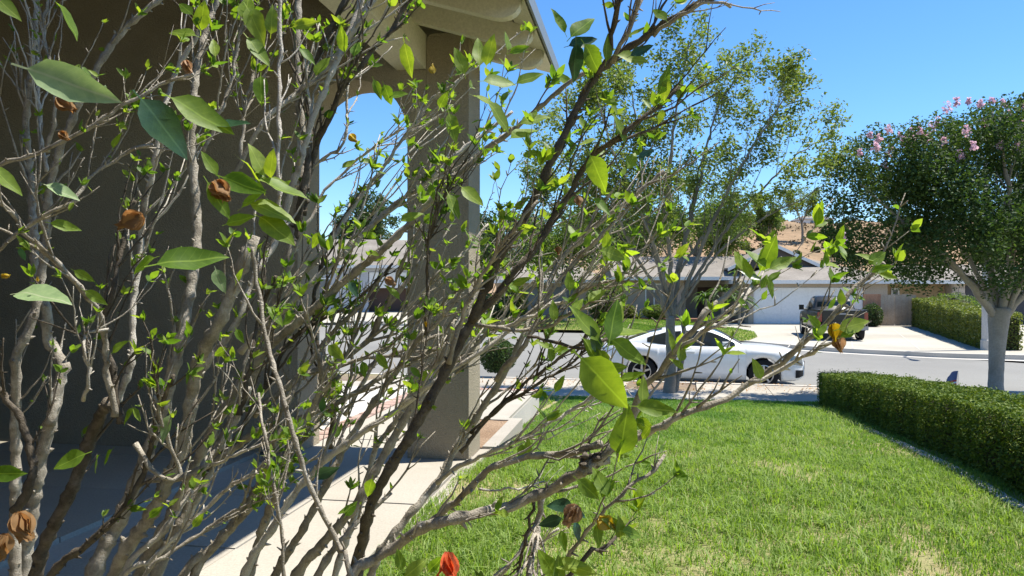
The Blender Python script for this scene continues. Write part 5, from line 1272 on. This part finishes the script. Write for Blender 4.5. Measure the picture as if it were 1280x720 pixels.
def whorl(p, d, n, size, kind=None):
    """a tuft of leaves at a shoot's end"""
    for i in range(n):
        a = rand_dir(); a = (a - d * a.dot(d)).normalized()
        q = (d * random.uniform(0.2, 1.0) + a * random.uniform(0.5, 1.1) + Vector((0, 0, 0.25))).normalized()
        L = size * random.uniform(0.55, 1.2)
        nr = (Vector((0.25, 0.1, 0.8)) + rand_dir() * 0.8).normalized()
        k = kind or ('leaf' if random.random() < .62 else 'leaf_young')
        LEAF.append((p + d * random.uniform(-.3, .4) * size * .5, q, nr, L, k))
def knobbly(path, rad, seed):
    """node rings and swellings along a stem"""
    out = []; nxt = 0.0; run = 0.0
    for i, r in enumerate(rad):
        if i: run += (path[i] - path[i - 1]).length
        k = 1 + random.uniform(-.07, .07)
        if run >= nxt: k = random.uniform(1.16, 1.38); nxt = run + random.uniform(.025, .07)
        out.append(r * k)
    return out
def spur(mb, p, d, r, px):
    """a short stub or bud scar"""
    L = random.uniform(0.003, 0.016); mb.tube([p, p + d * (r * .9 + L * .5), p + d * (r * .9 + L)], [r * .5 + .0006, r * .22 + .0009, .0008], 5)
for bi, (bk, r0, r1, d0, d1, pts, nsub, leafy) in enumerate(BR):
    n = len(pts); ph = random.uniform(0, 6)
    p3 = [P(x, y, d0 + (d1 - d0) * i / (n - 1) + 0.02 * math.sin(ph + i * 1.3)) for i, (x, y) in enumerate(pts)]
    kr = .70 if r0 > 6 else .80
    rr0, rr1 = r0 * kr / F * d0, r1 * .80 / F * d1
    ext = pts[0][1] >= 700
    if ext:                                   # carry the stem down to the ground
        q = p3[0]; tg = (q - p3[1]).normalized(); m0 = q + tg * .3 + Vector((0, 0, -.06))
        g = Vector((max(m0.x * .72 + bush_base.x * .28 + random.gauss(0, .05), -1.3), m0.y * .5 + 1.85 * .5 + random.gauss(0, .04), -0.06)); mdl = m0.lerp(q.lerp(g, .5), .35)
        p3 = [g, mdl] + p3
    path, par = smooth_path(p3, 0.016, 0.0012)
    wig = [Vector((math.sin(ph + t * 31) * .002, math.cos(ph + t * 23) * .002, math.sin(ph * 2 + t * 27) * .002)) for t in par]
    path = [a + b for a, b in zip(path, wig)]
    t0 = 0.0
    if ext:
        L_all = sum((p3[i + 1] - p3[i]).length for i in range(len(p3) - 1)); t0 = ((p3[1] - p3[0]).length + (p3[2] - p3[1]).length) / L_all
    rat = lambda t: rr0 * (1.15 - .15 * (t / max(t0, 1e-6))) if t < t0 else rr0 + (rr1 - rr0) * (t - t0) / max(1 - t0, 1e-6)
    rad = knobbly(path, [rat(t) for t in par], bi)
    mb = MB(); mb.tube(path, rad, 9 if r0 > 6 else 7)
    # bud scars
    for k in range(2, len(path) - 1):
        if random.random() < 0.6 and par[k] > t0:
            t = (path[k + 1] - path[k - 1]).normalized(); a = rand_dir(); a = (a - t * a.dot(t) + t * .5).normalized(); spur(mb, path[k], a, rad[k], d0)
    # side shoots
    shoots = []
    for j in range(int(nsub * 1.85)):
        t = random.uniform(t0 + (1 - t0) * .22, .98); k = min(max(int(np.searchsorted(par, t)), 1), len(path) - 2)
        d = (path[k + 1] - path[k - 1]).normalized(); a = rand_dir(); a = (a - d * a.dot(d)).normalized()
        q = (d + a * random.uniform(.35, .8) + Vector((.12, 0, .28))).normalized(); L = random.uniform(.05, .30) * (d0 / 1.7) * (1.15 - .45 * t)
        m1 = path[k] + q * L * .5 + rand_dir() * L * .06; e = path[k] + (q + Vector((.05, 0, .18))).normalized() * L
        ex = CX + e.x / e.y * F; ey = CY - (e.z - EYE) / e.y * F
        if 412 < ex < 505 and 75 < ey < 190 and random.random() < .65: continue     # the bush is open before the porch arch
        sp, sa = smooth_path([path[k], m1, e], .02, .0012); rs = min(rat(t) * .6, .0034 * d0 / 1.7) * random.uniform(.7, 1.1)
        mb.tube(sp, knobbly(sp, [rs * (1 - .6 * x) for x in sa], 0), 5)
        for kk in range(1, len(sp) - 1):
            if random.random() < .45: tt = (sp[kk + 1] - sp[kk - 1]).normalized(); aa = rand_dir(); spur(mb, sp[kk], (aa - tt * aa.dot(tt) + tt * .4).normalized(), rs * .7, d0)
        shoots.append((sp, d0))
        for jj in range(random.choice((0, 1, 1, 2))):      # a fork or two
            kk = random.randrange(len(sp) // 3, len(sp)); dd = (sp[min(kk + 1, len(sp) - 1)] - sp[max(kk - 1, 0)]).normalized(); l2 = L * random.uniform(.3, .6)
            q2 = (dd + rand_dir() * .6 + Vector((0, 0, .2))).normalized(); s2 = [sp[kk], sp[kk] + q2 * l2 * .5 + rand_dir() * l2 * .05, sp[kk] + q2 * l2]
            mb.tube(s2, [rs * .6, rs * .5, rs * .3], 5); shoots.append(([s2[0], s2[1], s2[2]], d0))
    o = mb.build('branch', M[bk], bush, smooth=True)
    # leaves: tufts at the shoot ends and a few along the stem
    for sp, dd in shoots:
        ex = CX + sp[-1].x / sp[-1].y * F; ey = CY - (sp[-1].z - EYE) / sp[-1].y * F
        if random.random() < leafy * (1.3 if 150 < ex < 720 and ey < 420 else .85):
            d = (sp[-1] - sp[-2]).normalized(); whorl(sp[-1], d, random.randint(3, 6), random.uniform(.017, .036))
        for q in sp[1:-1]:
            if random.random() < .15 * leafy: whorl(q, rand_dir(), random.randint(1, 2), random.uniform(.012, .028))
    for k in range(3, len(path) - 1):
        if par[k] > t0 + .15 and random.random() < .10 * leafy * (1.4 if r0 < 7 else .5):
            t = (path[k + 1] - path[k - 1]).normalized(); a = rand_dir(); a = (a - t * a.dot(t)).normalized()
            whorl(path[k] + a * rad[k], (a + t * .5 + Vector((0, 0, .3))).normalized(), random.randint(1, 4), random.uniform(.012, .03))
# rotted knot where the right-hand branches part
mb = MB()
for k in range(24):
    c = P(740 + random.gauss(0, 8), 577 + random.gauss(0, 5), 1.19 + random.gauss(0, .008)); d = rand_dir(); mb.tube([c - d * .008, c, c + d * .009], [.002, .006, .001], 6)
mb.build('knot', M['bark_dark'], bush, smooth=True)

# large leaves that stand out, placed one by one: x, y, length px, direction in the picture (deg, counter-clockwise from right), depth, kind, how far it turns from facing us
BIG = [
 (92, 106, 104, -18, .75, 'leaf_pale', .2), (205, 158, 84, -52, .62, 'leaf_dark', .3), (252, 146, 80, -30, .62, 'leaf', .5), (288, 158, 54, -2, .63, 'leaf_dark', .5), (240, 325, 82, 8, .8, 'leaf', .3), (178, 330, 36, 200, .85, 'leaf', .4),
 (86, 24, 48, -48, 1.4, 'leaf', .6), (8, 8, 40, -60, 1.4, 'leaf_young', .5), (8, 226, 46, -50, 1.3, 'leaf', .5), (78, 240, 44, -18, 1.5, 'leaf_pale', .5), (82, 283, 34, -8, 1.5, 'leaf', .4), (50, 366, 80, 0, 1.2, 'leaf_pale', .4), (28, 318, 18, -80, 1.4, 'leaf_dark', .3),
 (320, 218, 50, -40, 1.1, 'leaf_young', .6), (352, 238, 62, -22, 1.1, 'leaf_young', .5), (340, 262, 58, -10, 1.1, 'leaf_young', .4), (346, 285, 56, -35, 1.1, 'leaf_young', .4), (322, 200, 42, 110, 1.1, 'leaf_young', .6), (338, 205, 36, 85, 1.1, 'leaf_young', .6), (305, 232, 60, -28, 1.05, 'leaf', .3), (318, 250, 44, 30, 1.1, 'leaf', .4), (272, 250, 50, -70, .95, 'leaf', .4), (274, 350, 32, -70, 1.2, 'leaf_pale', .3), (262, 205, 34, 120, 1.1, 'leaf', .5), (350, 232, 40, -12, 1.12, 'leaf_young', .6), (300, 275, 40, 20, 1.1, 'leaf', .5),
 (320, 30, 46, -58, 1.6, 'leaf_young', .3), (308, 8, 40, 100, 1.6, 'leaf_young', .4), (340, 25, 34, 70, 1.6, 'leaf_young', .5), (322, 65, 46, -55, 1.6, 'leaf_young', .4), (382, 30, 34, 0, 1.8, 'leaf_young', .2), (268, 60, 30, 110, 1.7, 'leaf_young', .4), (228, 40, 34, 170, 1.7, 'leaf_young', .4), (252, 20, 36, 85, 1.8, 'leaf', .5), (232, 10, 26, 135, 1.8, 'leaf', .5), (326, 112, 40, -80, 1.7, 'leaf', .4), (384, 70, 30, -55, 1.9, 'leaf', .5), (428, 48, 34, 110, 1.9, 'leaf', .5), (402, 82, 30, 60, 1.9, 'leaf_young', .5), (445, 60, 26, 80, 1.9, 'leaf', .4),
 (86, 576, 42, 195, 1.3, 'leaf', .2), (10, 592, 44, 10, 1.2, 'leaf', .4), (120, 580, 30, 250, 1.5, 'leaf', .5), (208, 536, 36, 250, 1.5, 'leaf_pale', .3), (160, 520, 24, 260, 1.5, 'leaf', .5), (134, 572, 26, 230, 1.5, 'leaf', .5), (195, 640, 24, 40, 1.4, 'leaf', .4), (248, 650, 22, 60, 1.4, 'leaf', .4), (170, 518, 20, 280, 1.5, 'leaf_young', .5), (408, 590, 36, 20, 1.3, 'leaf_dark', .2), (462, 610, 26, 250, 1.4, 'leaf', .4), (438, 636, 22, 60, 1.3, 'leaf', .4), (432, 638, 22, 220, 1.3, 'leaf', .4),
 (510, 75, 42, -78, 1.7, 'leaf_young', .4), (576, 76, 34, 110, 1.55, 'leaf_young', .4), (598, 66, 40, 100, 1.55, 'leaf_young', .5), (612, 62, 40, 65, 1.5, 'leaf_young', .4), (634, 50, 28, 88, 1.5, 'leaf_young', .6), (649, 62, 26, 5, 1.5, 'leaf', .4), (662, 97, 36, 18, 1.5, 'leaf_young', .4), (625, 102, 44, -5, 1.55, 'leaf', .5), (625, 145, 44, -50, 1.45, 'leaf_young', .4), (606, 128, 40, -40, 1.5, 'leaf_young', .5), (668, 148, 38, 20, 1.4, 'leaf_young', .5), (655, 165, 40, 30, 1.4, 'leaf', .5), (566, 160, 38, -70, 1.6, 'leaf_young', .5), (554, 125, 22, 60, 1.6, 'leaf', .3), (540, 240, 20, -80, 1.6, 'leaf', .3), (566, 258, 36, -70, 1.6, 'leaf_young', .4), (590, 246, 40, -45, 1.6, 'leaf_young', .4), (514, 270, 30, 25, 1.6, 'leaf', .4), (485, 118, 26, -60, 1.8, 'leaf', .5), (472, 112, 26, -60, 1.8, 'leaf', .5), (497, 118, 24, 15, 1.8, 'leaf', .4),
 (698, 26, 34, 120, 1.3, 'leaf', .3), (728, 32, 44, 40, 1.3, 'leaf', .3), (728, 54, 38, 10, 1.3, 'leaf_dark', .4), (742, 74, 44, -45, 1.28, 'leaf', .3), (719, 78, 48, -88, 1.3, 'leaf_dark', .5), (758, 60, 34, 80, 1.28, 'leaf_young', .4), (802, 64, 30, 20, 1.25, 'leaf_dark', .3), (790, 74, 40, -10, 1.27, 'leaf_young', .4), (825, 17, 26, 125, 1.25, 'leaf', .3), (830, 100, 38, 75, 1.25, 'leaf', .3), (832, 112, 26, 260, 1.25, 'leaf_young', .3), (808, 130, 18, 120, 1.3, 'leaf', .4), (826, 146, 18, 240, 1.3, 'leaf_young', .3), (768, 132, 28, -50, 1.35, 'leaf_young', .4), (775, 160, 40, 100, 1.35, 'leaf_young', .4), (748, 216, 48, -68, 1.3, 'leaf', .4), (790, 200, 28, 60, 1.35, 'leaf', .4), (808, 192, 24, 20, 1.35, 'leaf_dark', .4), (735, 178, 28, 200, 1.35, 'leaf_young', .5), (752, 258, 32, -50, 1.3, 'leaf', .4), (768, 318, 32, -20, 1.3, 'leaf_young', .4), (758, 300, 22, 80, 1.3, 'leaf', .4), (712, 352, 24, 100, 1.35, 'leaf', .4), (652, 352, 24, 20, 1.45, 'leaf_young', .3), (746, 368, 30, 40, 1.3, 'leaf_young', .3),
 (731, 405, 56, 122, 1.1, 'leaf', .3), (766, 402, 56, 80, 1.08, 'leaf', .1), (788, 414, 42, 22, 1.08, 'leaf_young', .5), (784, 440, 54, -36, 1.08, 'leaf', .4), (756, 478, 86, -48, .98, 'leaf', .3), (742, 425, 40, 110, 1.1, 'leaf_dark', .6), (740, 440, 40, -70, 1.1, 'leaf', .5), (755, 450, 30, -60, 1.1, 'leaf_young', .4), (768, 460, 30, 20, 1.08, 'leaf_young', .2), (772, 392, 34, 60, 1.1, 'leaf_young', .4), (790, 472, 34, 10, 1.08, 'leaf', .5), (722, 382, 24, 60, 1.15, 'leaf', .4), (692, 388, 26, 88, 1.25, 'leaf_young', .4), (733, 412, 30, -50, 1.12, 'leaf_young', .5),
 (780, 540, 64, 95, 1.1, 'leaf', .4), (820, 511, 50, -8, 1.08, 'leaf_young', .5), (803, 488, 34, 85, 1.1, 'leaf_young', .4), (808, 540, 22, 70, 1.12, 'leaf_young', .4), (775, 570, 24, 10, 1.15, 'leaf', .4), (838, 425, 30, 100, 1.1, 'leaf_young', .4), (852, 440, 26, 80, 1.1, 'leaf_young', .4), (862, 430, 26, 30, 1.1, 'leaf', .4), (846, 455, 24, 150, 1.1, 'leaf_young', .4), (928, 380, 22, -50, 1.08, 'leaf', .4), (948, 462, 28, 105, 1.05, 'leaf_young', .3),
 (961, 317, 48, 72, 1.0, 'leaf', .1), (977, 329, 38, 20, 1.0, 'leaf_young', .3), (945, 322, 34, 130, 1.0, 'leaf', .4), (934, 334, 30, 110, 1.0, 'leaf', .5), (938, 345, 26, -40, 1.02, 'leaf_dark', .4), (955, 352, 22, 60, 1.0, 'leaf', .3), (962, 360, 26, -80, 1.0, 'leaf', .4), (925, 326, 26, 100, 1.02, 'leaf_young', .4), (968, 345, 20, 40, 1.0, 'leaf_young', .3),
 (1082, 322, 26, 160, 1.0, 'leaf_young', .4), (1097, 322, 30, 35, 1.0, 'leaf_young', .3), (1102, 336, 28, 15, 1.0, 'leaf', .4), (1110, 345, 22, -20, 1.0, 'leaf_young', .4), (1018, 402, 24, 125, 1.03, 'leaf', .4), (1068, 406, 42, 22, 1.0, 'leaf_young', .2), (1052, 372, 20, 100, 1.02, 'leaf_young', .3), (1060, 418, 24, 15, 1.0, 'leaf', .5), (1040, 378, 18, 60, 1.02, 'leaf', .4), (1028, 412, 20, 60, 1.03, 'leaf', .4),
 (736, 612, 40, -45, 1.12, 'leaf', .3), (752, 602, 38, 110, 1.12, 'leaf', .4), (760, 610, 28, 60, 1.12, 'leaf', .4), (700, 632, 32, 190, 1.15, 'leaf_dark', .3), (688, 652, 30, 200, 1.15, 'leaf_dark', .2), (722, 640, 26, 330, 1.14, 'leaf_dark', .4), (704, 676, 26, 280, 1.15, 'leaf', .3), (722, 665, 26, 280, 1.15, 'leaf_dark', .5), (748, 670, 28, 285, 1.1, 'leaf', .3), (765, 655, 34, 140, 1.1, 'leaf_young', .4), (775, 660, 30, 95, 1.1, 'leaf_young', .4), (790, 666, 28, 350, 1.1, 'leaf', .5), (685, 705, 40, 125, 1.1, 'leaf', .3), (698, 712, 36, 85, 1.1, 'leaf_young', .4), (712, 706, 44, 10, 1.1, 'leaf_young', .4), (728, 712, 36, 355, 1.1, 'leaf_young', .5), (520, 710, 34, 30, 1.2, 'leaf_young', .3), (500, 700, 26, 100, 1.25, 'leaf', .4), (545, 705, 30, 60, 1.2, 'leaf', .4), (735, 300, 20, 80, 1.35, 'leaf', .4),
 (660, 560, 22, 85, 1.35, 'leaf_young', .3), (652, 565, 20, 260, 1.35, 'leaf_young', .3), (700, 480, 24, 60, 1.4, 'leaf_young', .4), (688, 440, 26, 100, 1.4, 'leaf_young', .4), (680, 432, 22, 150, 1.4, 'leaf_young', .4), (700, 436, 24, 30, 1.4, 'leaf', .4), (436, 205, 20, 30, 1.9, 'leaf_young', .3), (420, 440, 26, -40, 1.6, 'leaf_young', .3), (478, 452, 24, -50, 1.6, 'leaf', .4), (455, 462, 22, -70, 1.6, 'leaf', .3), (535, 468, 28, 20, 1.6, 'leaf_young', .3), (520, 466, 20, -45, 1.6, 'leaf', .4), (442, 362, 24, -55, 1.7, 'leaf_dark', .4), (490, 365, 26, 130, 1.7, 'leaf', .4), (395, 300, 22, 250, 1.8, 'leaf', .4), (300, 420, 22, -40, 1.5, 'leaf', .4), (300, 345, 22, 60, 1.4, 'leaf', .5), (345, 395, 30, -60, 1.4, 'leaf', .4), (362, 400, 22, 40, 1.4, 'leaf', .4), (275, 440, 22, 200, 1.5, 'leaf', .4), (148, 433, 26, 40, 1.5, 'leaf', .4), (105, 345, 26, -30, 1.6, 'leaf', .4), (120, 372, 30, -40, 1.6, 'leaf', .4), (145, 175, 22, 70, 1.6, 'leaf', .4),
]
for (x, y, L, ang, d, kind, turn) in BIG:
    a = math.radians(ang + random.gauss(0, 6)); l3 = L / F * d
    c = P(x, y, d); ax = Vector((math.cos(a), random.uniform(-.45, .45), math.sin(a))).normalized()
    nr = (Vector((0, -1, 0)) * (1 - turn) + Vector((.2, .1, 1.0)) * turn + rand_dir() * .25).normalized()
    LEAF.append((c - ax * l3 * .5, ax, nr, l3 * 1.04, kind))

# leaf shapes: pointed ovals, folded along the midrib and curved
def leaf_shape(k, rows=6):
    fold, curl, wide, twist = [(.25, .25, .26, .0), (.42, .1, .23, .25), (.2, .45, .28, -.25), (.35, -.12, .24, .15), (.25, .35, .30, .4)][k]
    vs = [(0, 0, 0)]; rows_i = [[0]]
    for i in range(1, rows):
        t = i / rows; w = wide * math.sin(math.pi * t ** .78) ** .85 * (1 - .25 * t); z = -curl * t * t * .5 + .02 * math.sin(t * 9); tw = twist * t
        cy, sy = math.cos(tw), math.sin(tw); ed = .012 * math.sin(i * 2.3 + k)
        r = []
        for (yy, zz) in ((-w - ed, w * fold), (0, 0), (w + ed, w * fold)): r.append(len(vs)); vs.append((t, yy * cy - zz * sy, z + yy * sy + zz * cy))
        rows_i.append(r)
    vs.append((1.0, 0, -curl * .5)); tip = len(vs) - 1; fs = [(0, rows_i[1][1], rows_i[1][0]), (0, rows_i[1][2], rows_i[1][1])]
    for i in range(1, rows - 1):
        a, b = rows_i[i], rows_i[i + 1]; fs += [(a[0], a[1], b[1], b[0]), (a[1], a[2], b[2], b[1])]
    a = rows_i[-1]; fs += [(a[0], a[1], tip), (a[1], a[2], tip)]
    # a short stalk
    o = len(vs); vs += [(-.16, -.012, -.02), (-.16, .012, -.02), (0.02, .012, 0.001), (0.02, -.012, 0.001)]; fs.append((o, o + 1, o + 2, o + 3))
    return vs, fs
SH = [leaf_shape(k) for k in range(5)]
kinds = ['leaf', 'leaf_young', 'leaf_pale', 'leaf_dark']
LM = {}
for kd in kinds:
    for k in range(5):
        m_ = bpy.data.meshes.new('leaf'); m_.from_pydata(SH[k][0], [], SH[k][1]); m_.polygons.foreach_set('use_smooth', [True] * len(m_.polygons)); m_.materials.append(M[kd]); LM[kd, k] = m_
def leaf_matrix(p, ax, nr, L):
    x = ax.normalized(); y = nr.cross(x)
    if y.length < 1e-3: y = x.orthogonal()
    y.normalize(); z = x.cross(y); m = Matrix((x, y, z)).transposed().to_4x4() @ Matrix.Diagonal((L, L, L, 1)); m.translation = p; return m
LEAF.sort(key=lambda q: -q[3] / max(q[0].y, .3))
NL = 295
for i, (p, ax, nr, L, kd) in enumerate(LEAF[:NL]):
    o = bpy.data.objects.new('leaf', LM[kd, random.randrange(5)]); COL.objects.link(o); o.parent = bush
    o.matrix_parent_inverse = Matrix.Translation(-bush_base); o.matrix_basis = leaf_matrix(p, ax, nr, L)
for kd in ('leaf', 'leaf_young', 'leaf_pale', 'leaf_dark'):
    V, Fl, Sz, Rn = [], [], [], []; off = 0
    for (p, ax, nr, L, k2) in LEAF[NL:]:
        if k2 != kd: continue
        k = random.randrange(5); m = np.array(leaf_matrix(p, ax, nr, L)); vs = np.array(SH[k][0]); w = vs @ m[:3, :3].T + m[:3, 3]
        V.append(w)
        for f in SH[k][1]: Fl += [i + off for i in f]; Sz.append(len(f))
        Rn += [random.random()] * len(vs); off += len(vs)
    if V: stuff(put('foliage', fast_mesh('foliage', np.concatenate(V), Fl, Sz, Rn), None, bush)).data.materials.append(M[kd + '_small'])

# blooms: crumpled petals round a point
def bloom(name, c, size, m, n=6, axis=(0, 0, -1), tight=.5):
    mb = MB(); axv = Vector(axis).normalized()
    for i in range(n):
        a = rand_dir(); a = (a - axv * a.dot(axv)).normalized(); b = axv.cross(a); vs = []; R_, C_ = 6, 5; ph = random.uniform(0, 6)
        for r in range(R_ + 1):
            f = r / R_
            for q in range(C_):
                g = (q / (C_ - 1) - .5) * 2; w = size * .42 * math.sin(math.pi * min(f * .8 + .12, 1)) * g
                ruff = size * .07 * math.sin(ph + g * 4 + f * 7)
                vs.append(c + axv * (size * f * (1 - .25 * tight * g * g)) + a * (size * (1 - tight) * .6 * f ** 1.3 + ruff + size * .10) + b * w + a * (-abs(g) * size * .12))
        mb.add(vs, [(r * C_ + q, r * C_ + q + 1, (r + 1) * C_ + q + 1, (r + 1) * C_ + q) for r in range(R_) for q in range(C_ - 1)])
    return mb.build(name, M[m], bush, smooth=True)
for (nm, x, y, d, s, m, n, ax, tg) in (
    ('wilted_bloom', 24, 640, 1.2, .06, 'wilt', 7, (.2, 0, -1), .7), ('wilted_bloom', 6, 668, 1.15, .05, 'wilt', 6, (-.3, 0, -1), .7), ('wilted_bloom', 232, 76, 1.5, .034, 'peach', 7, (.3, -.2, -.9), .7), ('wilted_bloom', 72, 122, 1.4, .05, 'wilt', 5, (.8, 0, -.6), .9), ('wilted_bloom', 75, 165, 1.5, .03, 'wilt', 5, (.6, 0, -.6), .9),
    ('wilted_bloom', 268, 228, .95, .04, 'wilt', 6, (.6, -.3, -.7), .8), ('wilted_bloom', 178, 270, 1.0, .045, 'wilt', 5, (-.9, 0, -.4), .9), ('spent_bloom', 482, 348, 1.7, .036, 'peach', 4, (.8, 0, -.55), 1.0), ('wilted_bloom', 1047, 420, 1.02, .03, 'peach', 5, (.2, 0, -1), 1.0), ('wilted_bloom', 722, 632, 1.12, .045, 'peach', 6, (-.5, 0, -.8), .9),
    ('hibiscus_flower', 562, 690, 1.15, .05, 'petal', 6, (-.1, -.3, -.9), .45), ('dry_bud', 562, 452, 1.5, .02, 'bark_dark', 5, (0, 0, -1), .8), ('wilted_bloom', 722, 245, 1.4, .028, 'peach', 4, (.2, 0, -1), 1.0), ('dry_bud', 698, 308, 1.4, .02, 'wilt', 4, (0, 0, -1), 1.0),
    ('yellow_leaf', 437, 168, 1.9, .034, 'leaf_yellow', 3, (.6, 0, -.7), .9), ('yellow_leaf', 541, 92, 1.7, .028, 'leaf_yellow', 3, (-.1, 0, 1), 1.0), ('yellow_leaf', 1040, 405, 1.02, .03, 'leaf_yellow', 3, (.3, -.3, -.8), .6), ('yellow_leaf', 748, 648, 1.1, .04, 'leaf_yellow', 2, (.8, 0, -.5), 1.0), ('yellow_leaf', 2, 345, 1.4, .02, 'leaf_yellow', 3, (.8, 0, 0), .9), ('yellow_leaf', 47, 352, 1.2, .01, 'leaf_yellow', 4, (0, 0, 1), .9), ('yellow_leaf', 532, 402, 1.7, .016, 'leaf_yellow', 4, (0, 0, -1), .8)):
    bloom(nm, P(x, y, d), s * .82, m, n, ax, tg)
